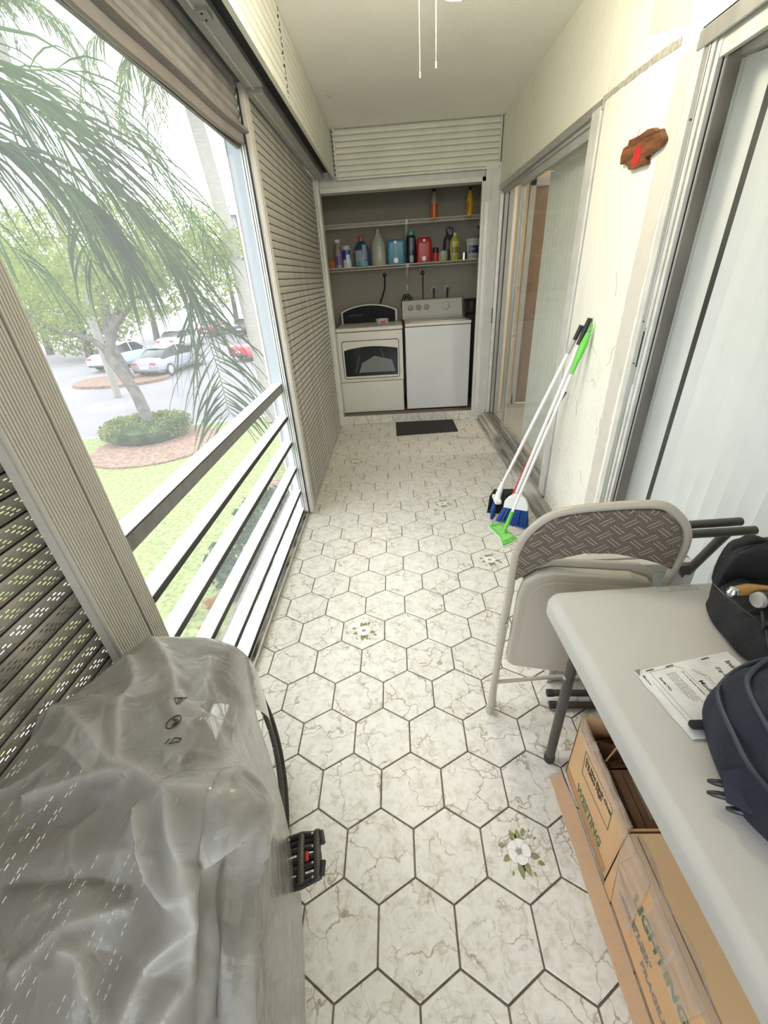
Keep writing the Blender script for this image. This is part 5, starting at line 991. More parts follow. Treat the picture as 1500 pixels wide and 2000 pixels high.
# pedal: two cage plates and four rungs with grip studs
def pedal(cf, cu, cs, side, lab=None):
    pr = empty('pedal', (0,0,0)); pr.parent = bike
    if lab: pr['label'] = lab
    K = lambda f, u, s: BK(cf+f, cu+u, cs+side*s)
    MB().tube([K(0,0,0), K(0,0,.10)], .0085, 10).build('spindle', M['blackpl'], pr, smooth=True)
    for s in (.018, .058, .095):
        MB().tube([K(f, u, s) for f, u in ((-.045,.006),(-.02,.010),(.0,.011),(.02,.010),(.045,.006))], .0085, 8).build('cage_plate', M['leg'], pr, smooth=True)
    for f in (-.045, -.018, .018, .045): MB().tube([K(f,.004,.014), K(f*1.02,.006,.06), K(f*.86,.004,.098)], .0072, 8).build('cage_rung', M['blackpl'], pr, smooth=True)
    for f in (-.045, .045): MB().tube([K(f*.9,.01,.104), K(f*.35,.01,.108)], .0065, 8).build('reflector_block', M['blackpl'], pr, smooth=True)
    MB().tube([K(-.030,.002,.055), K(.030,.002,.055)], .010, 8).tube([K(-.034,.0,.030), K(-.034,.0,.085)], .008, 8).tube([K(.034,.0,.030), K(.034,.0,.085)], .008, 8).build('pedal_body', M['blackpl'], pr, smooth=True)
    MB().tube([K(-.008,.012,.072), K(.008,.012,.072)], .0045, 8).build('red_reflector', M['red'], pr)
    for f in (-.04,-.015,.015,.04):
        for s in (.03, .085): MB().lathe([(.0022,0),(.0022,.004)], K(f,.012,s), 6).build('stud', M['alu'], pr)
pedal(BBp[0]-.165, BBp[1]+.045, .112, 1); pedal(BBp[0]+.165, BBp[1]-.045, -.080, -1)

# ---- plastic cover (mesh data, 0.2 mm steps)
CG = [[(-0.44, 0.049, 0.53), (-0.437, 0.16, 0.52), (-0.416, 0.274, 0.5), (-0.339, 0.335, 0.48), (-0.231, 0.334, 0.46), (-0.203, 0.35, 0.4), (-0.21, 0.369, 0.32), (-0.21, 0.369, 0.32)], [(-0.44, 0.064, 0.71), (-0.437, 0.175, 0.7), (-0.416, 0.289, 0.68), (-0.339, 0.35, 0.66), (-0.231, 0.349, 0.64), (-0.203, 0.365, 0.58), (-0.21, 0.384, 0.5), (-0.21, 0.384, 0.5)], [(-0.44, 0.029, 0.81), (-0.437, 0.14, 0.8), (-0.416, 0.254, 0.78), (-0.339, 0.315, 0.76), (-0.231, 0.314, 0.74), (-0.203, 0.33, 0.68), (-0.21, 0.349, 0.6), (-0.215, 0.349, 0.53)], [(-0.434, -0.02, 0.83), (-0.374, 0.047, 0.86), (-0.314, 0.105, 0.86), (-0.243, 0.153, 0.84), (-0.158, 0.154, 0.82), (-0.137, 0.181, 0.74), (-0.189, 0.279, 0.52), (-0.194, 0.279, 0.45)], [(-0.44, -0.064, 0.83), (-0.352, -0.048, 0.88), (-0.247, -0.028, 0.92), (-0.162, -0.014, 0.92), (-0.089, -0.018, 0.9), (-0.081, 0.039, 0.76), (-0.137, 0.184, 0.44), (-0.142, 0.184, 0.37)], [(-0.44, -0.116, 0.83), (-0.328, -0.114, 0.88), (-0.222, -0.109, 0.92), (-0.112, -0.118, 0.95), (-0.022, -0.138, 0.97), (0.001, -0.121, 0.91), (-0.097, 0.099, 0.38), (-0.102, 0.099, 0.31)], [(-0.44, -0.178, 0.82), (-0.302, -0.168, 0.88), (-0.183, -0.176, 0.93), (-0.099, -0.175, 0.95), (-0.027, -0.184, 0.95), (0.002, -0.158, 0.85), (-0.067, 0.024, 0.32), (-0.072, 0.024, 0.25)], [(-0.425, -0.236, 0.8), (-0.281, -0.225, 0.86), (-0.16, -0.229, 0.91), (-0.078, -0.231, 0.92), (-0.02, -0.234, 0.9), (0.016, -0.218, 0.82), (-0.054, -0.06, 0.22), (-0.059, -0.06, 0.15)], [(-0.405, -0.292, 0.78), (-0.251, -0.282, 0.84), (-0.144, -0.284, 0.88), (-0.069, -0.284, 0.88), (-0.011, -0.283, 0.86), (0.02, -0.268, 0.76), (-0.037, -0.172, 0.16), (-0.042, -0.172, 0.09)], [(-0.411, -0.359, 0.7), (-0.246, -0.348, 0.76), (-0.141, -0.346, 0.8), (-0.064, -0.345, 0.8), (-0.009, -0.345, 0.76), (0.028, -0.34, 0.66), (-0.012, -0.315, 0.1), (-0.017, -0.315, 0.03)]]
CR = [([(-0.431, 0.057, 0.824), (-0.174, -0.082, 0.935), (-0.065, -0.132, 0.965), (0.003, -0.128, 0.918)], 0.02, 0.0182), ([(0.003, -0.128, 0.918), (-0.04, -0.076, 0.919), (-0.093, -0.014, 0.9), (-0.179, 0.058, 0.885), (-0.413, 0.296, 0.708)], 0.014, 0.0183), ([(0.003, -0.128, 0.918), (0.003, -0.169, 0.879), (0.021, -0.287, 0.797)], 0.022, 0.0093), ([(-0.065, -0.132, 0.965), (-0.037, -0.175, 0.964), (-0.025, -0.214, 0.922), (-0.022, -0.255, 0.891), (-0.049, -0.299, 0.859)], 0.02, 0.0095), ([(0.003, -0.128, 0.918), (-0.0, -0.172, 0.957), (-0.028, -0.198, 0.94)], 0.012, 0.008), ([(0.002, -0.127, 0.934), (-0.04, -0.025, 0.655), (-0.008, -0.108, 0.787), (0.002, -0.156, 0.866), (0.009, -0.151, 0.935)], 0.014, 0.0083), ([(-0.061, 0.019, 0.477), (-0.041, -0.046, 0.474), (-0.002, -0.238, 0.458)], 0.012, 0.0085), ([(-0.077, 0.041, 0.27), (-0.042, -0.09, 0.296), (-0.018, -0.223, 0.277)], 0.008, 0.0064), ([(-0.025, -0.218, 0.918), (-0.055, -0.25, 0.906), (-0.076, -0.299, 0.864)], 0.014, 0.009), ([(-0.283, -0.183, 0.881), (-0.147, -0.196, 0.933), (-0.098, -0.204, 0.936)], -0.012, 0.009), ([(-0.101, -0.147, 0.955), (-0.066, -0.194, 0.948), (-0.041, -0.206, 0.939)], 0.012, 0.0066), ([(-0.366, 0.198, 0.819), (-0.284, 0.1, 0.866), (-0.239, 0.013, 0.909), (-0.165, -0.082, 0.937)], 0.01, 0.012), ([(-0.34, 0.072, 0.866), (-0.257, 0.034, 0.898), (-0.25, 0.037, 0.898)], 0.008, 0.0068), ([(-0.162, 0.1, 0.858), (-0.131, 0.054, 0.876), (-0.125, 0.025, 0.893)], 0.008, 0.0052), ([(0.006, -0.169, 0.954), (0.008, -0.218, 0.901), (0.008, -0.292, 0.835)], -0.016, 0.0117), ([(-0.307, -0.094, 0.892), (-0.197, -0.094, 0.929), (-0.13, -0.106, 0.945), (-0.136, -0.112, 0.944)], 0.01, 0.0079), ([(-0.146, -0.239, 0.909), (-0.129, -0.244, 0.91), (-0.11, -0.266, 0.899), (-0.065, -0.299, 0.862)], 0.01, 0.008), ([(-0.384, -0.079, 0.861), (-0.289, -0.062, 0.906)], 0.008, 0.0102), ([(-0.173, 0.03, 0.9), (-0.134, -0.012, 0.917), (-0.09, 0.007, 0.872)], 0.006, 0.0063), ([(0.0, -0.153, 0.827), (0.006, -0.182, 0.768), (0.009, -0.255, 0.577)], -0.012, 0.0094), ([(-0.202, 0.202, 0.808), (-0.162, 0.115, 0.849), (-0.088, 0.01, 0.863)], 0.008, 0.0075), ([(-0.176, 0.253, 0.452), (-0.059, 0.017, 0.647), (-0.053, 0.005, 0.602)], 0.007, 0.0087), ([(-0.213, -0.25, 0.878), (-0.152, -0.222, 0.917), (-0.094, -0.214, 0.931)], 0.007, 0.0074)]
def _cr(P_, n):
    P_ = np.array(P_, float); m_ = len(P_); out = []; Pe = np.concatenate([[2*P_[0]-P_[1]], P_, [2*P_[-1]-P_[-2]]])
    for s in np.linspace(0, m_-1, n):
        i = min(int(s), m_-2); u = s-i; a, b, c, d = Pe[i:i+4]; out.append(.5*((2*b)+(-a+c)*u+(2*a-5*b+4*c-d)*u*u+(-a+3*b-3*c+d)*u**3))
    return np.array(out)
CG.append([(x, y-.30, z-.02) for x, y, z in CG[-1]]); CG.append([(x-.02, y-.40, max(.02, z-.22)) for x, y, z in CG[-1]])
A_ = np.swapaxes(_cr(np.swapaxes(_cr(CG, 232), 0, 1), 150), 0, 1)
nx_ = np.cross(np.gradient(A_, axis=0), np.gradient(A_, axis=1)); nx_ /= np.linalg.norm(nx_, axis=-1, keepdims=True)+1e-9; nx_ *= np.sign((nx_*np.array([.55,-.1,.9])).sum(-1, keepdims=True))
D_ = np.zeros(A_.shape[:2]); CREASE = np.zeros(A_.shape[:2])
def _uv(p):
    q = np.linalg.norm(A_-np.array(p), axis=-1); return np.array(np.unravel_index(q.argmin(), q.shape), float)
def _crease(uvp, a_, w_, cw=.9):
    global D_, CREASE
    best = np.full(A_.shape[:2], 9.0)
    for i in range(len(uvp)-1):
        ns_ = max(2, int(np.abs(uvp[i+1]-uvp[i]).max()/3)); pts = []
        for s in np.linspace(0, 1, ns_+1):
            q = uvp[i]+(uvp[i+1]-uvp[i])*s; r_i = min(int(q[0]), A_.shape[0]-2); c_i = min(int(q[1]), A_.shape[1]-2); fr, fc = q[0]-r_i, q[1]-c_i
            pts.append((A_[r_i, c_i]*(1-fr)+A_[r_i+1, c_i]*fr)*(1-fc)+(A_[r_i, c_i+1]*(1-fr)+A_[r_i+1, c_i+1]*fr)*fc)
        for k in range(len(pts)-1):
            a = pts[k]; dv = pts[k+1]-a; t_ = np.clip(((A_-a)@dv)/(dv@dv+1e-9), 0, 1); best = np.minimum(best, np.linalg.norm(A_-(a+t_[..., None]*dv), axis=-1))
    CREASE = np.maximum(CREASE, (a_ > 0)*min(1, a_/.014)*np.exp(-best/.0075)*cw)
    D_ = D_+a_*(.75*np.exp(-best/(w_*.8))+.35*np.exp(-(best/(2.6*w_))**2))
for pl_, a_, w_ in CR: _crease([_uv(p) for p in pl_], a_*1.25, w_)
rg_ = np.random.default_rng(8)
for k in range(34):
    p0 = np.array([rg_.uniform(25, 185), rg_.uniform(3, 105)]); an = rg_.uniform(0, 6.28); l_ = rg_.uniform(10, 45)
    _crease([p0, np.clip(p0+l_*.5*np.array([math.cos(an), math.sin(an)]), 1, [188, 148]), np.clip(p0+l_*np.array([math.cos(an+.5), math.sin(an+.5)]), 1, [188, 148])], rg_.uniform(.003, .007)*(1 if k % 3 else -1), rg_.uniform(.006, .016), .5)
rg_ = np.random.default_rng(3)
for k in range(40):
    th = rg_.uniform(0, 3.14); fq = rg_.uniform(9, 32); ph = rg_.uniform(0, 6.28)
    D_ += .0005*(1-abs(np.sin(fq*(A_[..., 1]*math.cos(th)+A_[..., 0]*math.sin(th))+ph+1.5*np.sin(11*A_[..., 1]+k))))*(1 if k % 2 else -1)
uu_ = np.linspace(0, 1, 150)[None, :]; D_ *= 1-.9*np.clip((uu_-.69)/.10, 0, 1); D_ = .036*np.tanh(D_/.036)
P = A_+nx_*D_[..., None]; P[..., 0] = np.maximum(P[..., 0], -.443)
pm = bpy.data.materials.new('cloudy_plastic_sheet'); pm.use_nodes = True; t = pm.node_tree; t.nodes.clear(); L = t.links.new
o_ = N(t, 'OutputMaterial'); tr = N(t, 'BsdfTransparent'); df = N(t, 'BsdfDiffuse'); tl = N(t, 'BsdfTranslucent'); gl = N(t, 'BsdfGlossy'); gl.inputs['Roughness'].default_value = .22
g_ = N(t, 'NewGeometry'); n1 = N(t, 'TexNoise'); n1.inputs['Scale'].default_value = 6; n1.inputs['Detail'].default_value = 5; L(g_.outputs['Position'], n1.inputs['Vector'])
df.inputs[0].default_value = (.62,.60,.56,1); tl.inputs[0].default_value = (.66,.64,.60,1); tr.inputs[0].default_value = (.95,.95,.93,1)
bp = N(t, 'Bump'); bp.inputs['Strength'].default_value = .35; bp.inputs['Distance'].default_value = .01; n2 = N(t, 'TexNoise'); n2.inputs['Scale'].default_value = 22; n2.inputs['Detail'].default_value = 4; n2.inputs['Distortion'].default_value = 1.2; L(g_.outputs['Position'], n2.inputs['Vector']); L(n2.outputs['Fac'], bp.inputs['Height'])
for s in (df, tl, gl): L(bp.outputs[0], s.inputs['Normal'])
a1 = N(t, 'MixShader'); a1.inputs[0].default_value = .45; L(df.outputs[0], a1.inputs[1]); L(tl.outputs[0], a1.inputs[2])
a2 = N(t, 'MixShader'); mr = N(t, 'MapRange'); mr.inputs['From Min'].default_value = .3; mr.inputs['From Max'].default_value = .7; mr.inputs['To Min'].default_value = .14; mr.inputs['To Max'].default_value = .36; L(n1.outputs['Fac'], mr.inputs[0]); at0 = N(t, 'Attribute'); at0.attribute_name = 'crease'; L(math_node(t, 'MULTIPLY', mr.outputs[0], math_node(t, 'SUBTRACT', 1.0, at0.outputs['Fac'])), a2.inputs[0])
cm = N(t, 'MixRGB'); L(at0.outputs['Fac'], cm.inputs[0]); cm.inputs[1].default_value = (.38,.36,.325,1); cm.inputs[2].default_value = (.70,.68,.64,1); L(cm.outputs[0], df.inputs[0]); L(a1.outputs[0], a2.inputs[1]); L(tr.outputs[0], a2.inputs[2])  # creases paler: plastic whitening plus fold highlights put into the colour
a3 = N(t, 'MixShader'); at = N(t, 'Attribute'); at.attribute_name = 'crease'; fr2 = N(t, 'Fresnel'); fr2.inputs[0].default_value = 1.4; L(bp.outputs[0], fr2.inputs['Normal']); L(math_node(t, 'MULTIPLY', fr2.outputs[0], .9), a3.inputs[0]); L(a2.outputs[0], a3.inputs[1]); L(gl.outputs[0], a3.inputs[2]); L(a3.outputs[0], o_.inputs[0])
cov = MB().grid([[tuple(p) for p in r] for r in P]).build('plastic_cover', pm, smooth=True, sharp=0); ca = cov.data.attributes.new('crease', 'FLOAT', 'POINT'); ca.data.foreach_set('value', np.clip(CREASE.ravel(), 0, 1).astype(np.float32)); tag(cov, 'crumpled translucent plastic sheet draped over the bicycle beside the shutter', 'plastic sheet')
# printed recycling-type marks



# marks printed on the cover
MK = [((-0.1376, -0.0119, 0.9272), (-0.227, 0.125, 0.966), (0.998, 0.017, -0.058)), ((-0.1575, 0.0353, 0.9104), (0.052, 0.312, 0.949), (0.998, 0.017, -0.058)), ((-0.1151, -0.0504, 0.9435), (-0.046, 0.479, 0.877), (0.998, 0.017, -0.058))]
def onsurf(c, nrm, xa):
    c = V(c); z = V(nrm).normalized(); x = (V(xa)-z*V(xa).dot(z)).normalized(); y = z.cross(x); return c+z*.0015, x, y
M['mark'] = M['ink']
for k, (c, nrm, xa) in enumerate(MK):
    c, x, y = onsurf(c, nrm, xa)
    q = lambda a, b: tuple(c+x*a+y*b)
    if k == 0:
        MB().tube([q(.011*math.cos(i*PI/12), .011*math.sin(i*PI/12)) for i in range(24)], .0009, 5, closed=True).build('printed_ring_mark', M['ink'], cov)
        MB().tube([q(.006*math.sin(i*.6), -.007+.002*i) for i in range(8)], [.0008,.0015,.0024,.0024,.0024,.0022,.0015,.0008], 5).build('printed_curl_mark', M['ink'], cov)
    elif k == 1: MB().tube([q(-.010,.006), q(.010,.007), q(.002,-.009)], .0008, 5, closed=True).build('printed_triangle_mark', M['ink'], cov); MB().tube([q(-.003,.004), q(.004,.004), q(.001,-.003)], .0007, 5, closed=True).build('printed_triangle_mark', M['ink'], cov)
    else: MB().tube([q(-.002,.007), q(.009,.004), q(.009,-.004), q(-.002,-.007)], .0008, 5, closed=True).build('printed_arrow_mark', M['ink'], cov); MB().bar(q(-.008,.006), q(-.008,-.006), .0015, .0006).build('printed_bar_mark', M['ink'], cov)

# ================================================================= OUTSIDE
GZ = -2.6
def ground_mat(name, c1, c2, scale, bump=.5, c3=None):
    m = mat(name, c1, .95, col2=c2, nscale=scale, bump=bump, bscale=scale*3, detail=8); return m
M['grass'] = ground_mat('mown_grass', (.215,.25,.085), (.10,.13,.038), 13, 1.0)
M['asphalt'] = ground_mat('pale_asphalt', (.185,.175,.18), (.15,.145,.15), .4, .2)
M['mulch'] = ground_mat('red_brown_mulch', (.24,.145,.10), (.11,.065,.045), 12, 1.0)
M['pebble'] = mat('grey_pebbles', (.16,.145,.12), .9, noise=.5, nscale=3)
M['bark_oak'] = mat('grey_oak_bark', (.10,.088,.075), .9, noise=.5, nscale=4, bump=1.0, bscale=9)
M['palmtrunk'] = mat('pale_grey_palm_trunk', (.24,.225,.19), .85, noise=.2, nscale=6, stretch=(1,1,7), bump=.6, bscale=6)
M['frond'] = leaf_mat('palm_frond_green', (.07,.12,.035), (.025,.055,.025), .45)
M['frondfar'] = leaf_mat('far_palm_frond_green', (.16,.20,.08), (.08,.11,.045), .4)
M['rachis'] = mat('frond_stem', (.10,.17,.05), .5)
M['oak'] = leaf_mat('oak_leaf', (.27,.33,.09), (.15,.20,.055), .5)
M['hedge'] = leaf_mat('hedge_leaf', (.20,.24,.075), (.075,.10,.03), .3)
M['bush'] = leaf_mat('bush_leaf', (.07,.11,.05), (.02,.04,.02), .3)
M['orange'] = leaf_mat('croton_leaf', (.32,.12,.03), (.20,.10,.03), .3)
M['stucco'] = mat('white_building_stucco', (.30,.29,.28), .8); M['terra'] = mat('terracotta_paint', (.25,.15,.09), .8)
def plate(name, pts, z0, z1, m, sub=False): return MB().prism(pts, z0, z1).build(name, m)
def ell(cx, cy, rx, ry, n=36, wob=.04, seed=0):
    r = random.Random(seed); ph = r.random()*6; return [(cx+rx*math.cos(2*PI*k/n)*(1+wob*math.sin(3*2*PI*k/n+ph)), cy+ry*math.sin(2*PI*k/n)*(1+wob*math.sin(2*2*PI*k/n+ph))) for k in range(n)]
tag(plate('ground', [(-120,-40),(60,-40),(60,160),(-120,160)], GZ-.3, GZ-.02, M['asphalt']), kind='structure')
tag(plate('lawn', [(-.7,-30),(-14,-30),(-14,9),(-12.6,10.4),(-10.4,12.25),(-7.5,13.2),(-4.26,13.9),(-1,14.4),(6,14.4),(6,5.2),(-.7,5.2)], GZ-.05, GZ, M['grass']), kind='structure')
tag(plate('kerb', [(-14.2,9),(-12.7,10.6),(-10.5,12.45),(-7.5,13.4),(-4.26,14.1),(-1,14.6),(6,14.6),(6,14.4),(-1,14.4),(-4.26,13.9),(-7.5,13.2),(-10.4,12.25),(-12.6,10.4),(-14,9)], GZ-.02, GZ+.01, mat('kerb_concrete', (.30,.29,.27), .9)), kind='structure')
tag(plate('mulch_bed', ell(-7.15, 11.35, 1.85, 1.75, seed=1), GZ-.01, GZ+.05, M['mulch']), kind='structure')
tag(plate('mulch_patch', ell(-10.8, 11.2, .9, .5, seed=2), GZ-.01, GZ+.02, M['mulch']), kind='structure')
tag(plate('mulch_bed', ell(-2.3, 7.6, .8, 1.1, seed=4), GZ-.01, GZ+.03, M['mulch']), kind='structure')
isl = plate('parking_island', ell(-14.6, 22.1, 2.5, 1.7, seed=3), GZ-.02, GZ+.12, M['mulch']); tag(isl, kind='structure')
r_ = random.Random(1); mb = MB()
tag(plate('gravel_strip', [(-.75,-8),(-2.02,-8),(-2.2,3.6),(-1.9,5.0),(-.75,5.0)], GZ-.01, GZ+.02, M['pebble']), kind='structure')
for k in range(1500):
    x = r_.uniform(-2.15, -.9); y = r_.uniform(1.0, 5.0); s = r_.uniform(.02, .045); mb.lathe([(s*.5,0),(s,s*.35),(s*.4,s*.7)], (x, y, GZ+.01), 5, sx=r_.uniform(.7,1.3))
tag(mb.build('pebbles', M['pebble']), 'grey pebbles strewn along the foot of the building below the railing', 'pebbles', kind='stuff')
# parking stripes
for k in range(4): tag(MB().bar((-8.6-2.7*k, 25.6-.3*k, GZ-.01), (-8.0-2.7*k, 30.4-.3*k, GZ-.01), .10, .01).build('parking_line', M['frame']), 'white painted parking line, the %s from the right' % ('first','second','third','fourth')[k], 'line', 'parking lines')
def leaf_cloud(name, centres, n, size, m, parent=None, seed=0, droop=0):
    rg = np.random.default_rng(seed); C_ = np.array([c[:3] for c in centres]); Rr = np.array([c[3:] if len(c) > 4 else (c[3],)*3 for c in centres])
    w = Rr.prod(1)**.8; idx = rg.choice(len(C_), n, p=w/w.sum()); d = rg.normal(size=(n, 3)); d /= np.linalg.norm(d, axis=1, keepdims=True); rad = rg.uniform(.55, 1.02, n)[:, None]
    p = C_[idx]+d*rad*Rr[idx]; a = rg.normal(size=(n, 3)); a /= np.linalg.norm(a, axis=1, keepdims=True); b = np.cross(a, rg.normal(size=(n, 3))); b /= np.linalg.norm(b, axis=1, keepdims=True)
    s = size*rg.uniform(.6, 1.4, n)[:, None]; v = np.stack([p-a*s, p+b*s*.45, p+a*s, p-b*s*.45], 1).reshape(-1, 3); f = np.arange(4*n).reshape(n, 4)
    me = bpy.data.meshes.new(name); me.from_pydata(v.tolist(), [], f.tolist()); me.materials.append(m); o = bpy.data.objects.new(name, me); COL.objects.link(o)
    if parent: o.parent = parent
    return tag(o, kind='stuff')
def tree(label, base, trunk, r0_, crown, n, size, m, seed, branches=(), cat='tree', tm='bark_oak', name='tree', group=None):
    root = empty(name, base, label, cat, group); rel = lambda p: tuple(a-b for a, b in zip(p, base))
    TP = smooth_path([rel(p) for p in trunk], 5); rs = [r0_*(1-.45*i/len(TP)) for i in range(len(TP))]
    MB().tube(TP, rs, 10).build('trunk', M[tm], root, smooth=True)
    for bp_ in branches: P_2 = smooth_path([rel(p) for p in bp_], 4); MB().tube(P_2, [r0_*.55*(1-.7*i/len(P_2)) for i in range(len(P_2))], 8).build('branch', M[tm], root, smooth=True)
    leaf_cloud('foliage', [(*rel(c[:3]), *c[3:]) for c in crown], n, size, m, root, seed)
    return root
of = [(-10.91, 13.84, 1.83), (-9.47, 14.18, 2.3), (-8.04, 14.36, 2.49), (-6.64, 14.23, 2.13), (-5.56, 13.93, 1.52), (-10.32, 13.38, 0.98), (-8.73, 13.56, 1.41), (-7.16, 13.59, 1.33), (-11.49, 14.46, 2.96), (-6.58, 14.85, 3.23), (-5.04, 14.57, 2.58), (-9.89, 14.8, 3.42), (-8.3, 14.98, 3.6), (-11.43, 13.2, 1.0), (-5.84, 14.4, 2.36), (-7.45, 13.89, 1.83)]
tree('spreading oak with a leaning grey trunk rising from the round clipped hedge', (-7.3,11.75,GZ), [(-7.3,11.75,-2.6),(-7.49,11.87,-1.85),(-7.85,12.28,-1.1),(-8.4,12.66,-.39),(-8.56,12.83,-.08),(-8.4,13.23,.6),(-8.16,13.62,1.27)], .19, [(*c, 1.05, .95, .65) for c in of], 17000, .06, M['oak'], 3,
     [[(-8.44,12.72,-.29),(-8.92,12.98,.22),(-9.54,13.09,.46),(-10.3,12.98,.73),(-10.7,12.9,1.3)], [(-8.4,13.2,.6),(-7.7,13.7,1.3),(-6.8,14.1,1.9)], [(-8.4,13.2,.6),(-8.9,13.9,1.7),(-9.7,14.4,2.8)]])
tree('smaller tree on the red mulch parking island behind the leaning oak', (-14.0,22.0,GZ), [(-14.0,22.0,-2.6),(-14.4,22.3,-1.5),(-14.9,22.8,-.2),(-14.7,23.2,1.5)], .22, [(-14.6,23.5,2.4,2.0,1.6,1.3),(-16.5,23.6,2.0,1.4),(-13.2,24,2.6,1.4)], 4500, .10, M['oak'], 5)
hroot = leaf_cloud('hedge', [(-7.75,12.05,GZ+.42,1.05,.95,.40),(-7.15,12.25,GZ+.42,.75,.8,.40),(-8.4,11.9,GZ+.40,.65,.75,.38)], 13000, .042, M['hedge'], None, 4); tag(hroot, 'round clipped green hedge around the foot of the leaning oak', 'hedge', kind='stuff')
tag(MB().lathe([(.3,0),(.85,.1),(.95,.42),(.65,.62),(.1,.68)], (-7.75,12.05,GZ+.02), 16, sx=1.15).build('hedge_core', M['bush']), 'dense dark inner mass of the round clipped hedge', 'hedge')
for k, (x, y, z, l) in enumerate([(-29,36,7.4,'tall pale tree far left beyond the parking lot'),(-22.5,41.5,8.0,'broad pale tree beyond the parking lot, second from the left'),(-17.2,49,8.2,'round tree far behind the middle of the parking lot'),(-32,28,6.5,'leafy tree at the far left edge beyond the cars'),(-15.2,60,8.4,'yellow green tree beside the far palm trunk'),(-22.5,31.5,4.4,'low bushy tree behind the oak on the left')]):
    tree(l, (x,y,GZ), [(x,y,GZ),(x+.2,y,0),(x,y+.3,z-2.5)], .3, [(x,y,z-2.0,3.4,2.6,2.6),(x-2.2,y+.5,z-3.6,2.6,2,2.0),(x+2.3,y+.4,z-3.8,2.6,2,2.2),(x,y,z-5.2,3.2,2,1.6)], 5200, .17, M['oak'], 20+k, group='trees beyond the parking lot')
tag(leaf_cloud('shrub', [(-2.35,4.9,GZ+.35,.55,.7,.4),(-2.15,5.9,GZ+.45,.6,.8,.5),(-2.15,4.35,GZ+.2,.3,.3,.25)], 2600, .075, M['bush'], None, 7), 'dark green leafy shrub below the railing by the building', 'shrub', kind='stuff')
tag(leaf_cloud('shrub', [(-2.0,9.3,GZ+.5,.7,1.0,.55)], 1600, .08, M['hedge'], None, 8), 'low green shrub in front of the far end of the railing', 'shrub', kind='stuff')
for k, (x, y, l) in enumerate([(-2.95,3.95,'orange croton plant nearest the plastic cover'),(-2.55,4.02,'small orange croton plant in the middle of three'),(-2.45,3.55,'orange croton plant closest to the pebbles')]):
    root = empty('croton', (x, y, GZ), l, 'plant', 'orange crotons below the railing'); r_ = random.Random(k)
    for j in range(16):
        a = j*2.4; le = r_.uniform(.16,.28); el = r_.uniform(.5,1.2); d = V((math.cos(a)*math.cos(el), math.sin(a)*math.cos(el), math.sin(el))); s = V((-math.sin(a), math.cos(a), 0))*.032
        b0 = V((0,0,.05)); MB().grid([[tuple(b0), tuple(b0)], [tuple(b0+d*le*.35-s), tuple(b0+d*le*.35+s)], [tuple(b0+d*le*.7-s*.9), tuple(b0+d*le*.7+s*.9)], [tuple(b0+d*le-V((0,0,.05))), tuple(b0+d*le-V((0,0,.05)))]]).build('leaf', M['orange'], root)
    MB().tube([(0,0,0),(0,0,.12)], .008, 6).build('stem', M['bark_oak'], root)
# palms
def frond(parent, pts, nl, ll, wl, seed, m='frond', indiv=True, droop=1.0, r=.010, spread=1.0):
    rg = random.Random(seed); path = smooth_path(pts, 8); n = len(path)
    fo = MB().tube(path, [r*(1-.8*i/n) for i in range(n)], 6).build('frond', M['rachis'], parent, smooth=True)
    allmb = MB(); L_ = sum((path[i+1]-path[i]).length for i in range(n-1))
    for k in range(nl):
        t_ = .06+.94*k/nl; i = min(int(t_*(n-1)), n-2); p = path[i].lerp(path[i+1], t_*(n-1)-i); d = (path[i+1]-path[i]).normalized(); side = d.cross(V((0,0,1)))
        if side.length < .2: side = V((1,0,0))
        side.normalize(); s = 1 if k % 2 else -1; upv = side.cross(d)
        l = ll*(.55+.6*math.sin(PI*min(1, t_*.85+.12)))*rg.uniform(.8, 1.12)
        dr = (side*s*rg.uniform(.45,.95)*spread+d*rg.uniform(.5,.9)+upv*rg.uniform(-.2,.5)).normalized(); q = p.copy(); segs = 5; pl = [q.copy()]; 
        for j in range(segs):
            dr = (dr+V((0,0,-1))*(.20+.13*j)*droop).normalized(); q = q+dr*(l/segs); pl.append(q.copy())
        wv_ = V((rg.uniform(-1,1), rg.uniform(-1,1), .1)).normalized(); W_ = [.35, 1, 1, .8, .5, .05]; vs = []
        for j, a in enumerate(pl):
            dd_ = (pl[min(j+1, segs)]-pl[max(j-1, 0)]).normalized(); c_ = dd_.cross(wv_).normalized()*wl*.5*W_[j]; vs += [tuple(a-c_), tuple(a+c_)]
        fs = [(2*j, 2*j+1, 2*j+3, 2*j+2) for j in range(segs)]
        if indiv: MB().add(vs, fs).build('leaflet', M[m], fo)
        else: allmb.add(vs, fs)
    if not indiv: tag(allmb.build('leaflets', M[m], fo), kind='stuff')
    return fo
K2 = lambda L_: [tuple(a-b for a, b in zip(p, pr.location)) for p in L_]
pr = empty('palm_tree', (-2.9, 1.6, GZ), 'near palm whose long green fronds arch across the open window', 'palm tree')
MB().tube([(0,0,0),(.05,.0,2.0),(.0,.02,4.4)], [.16,.12,.10], 12).build('trunk', M['palmtrunk'], pr, smooth=True); MB().tube([(0,.02,4.4),(.02,.04,5.0)], [.11,.07], 12).build('crownshaft', M['frond'], pr, smooth=True)
cr0 = (-2.88,1.64,2.38)
frond(pr, K2([cr0,(-2.4,2.1,2.62),(-1.95,2.43,2.57),(-1.80,2.61,2.46),(-1.69,2.78,2.31),(-1.54,2.87,2.05),(-1.37,2.95,1.78),(-1.26,2.99,1.43),(-1.17,2.90,1.01),(-1.12,2.80,.60)]), 240, .80, .017, 1, r=.013, droop=.55, spread=1.3)
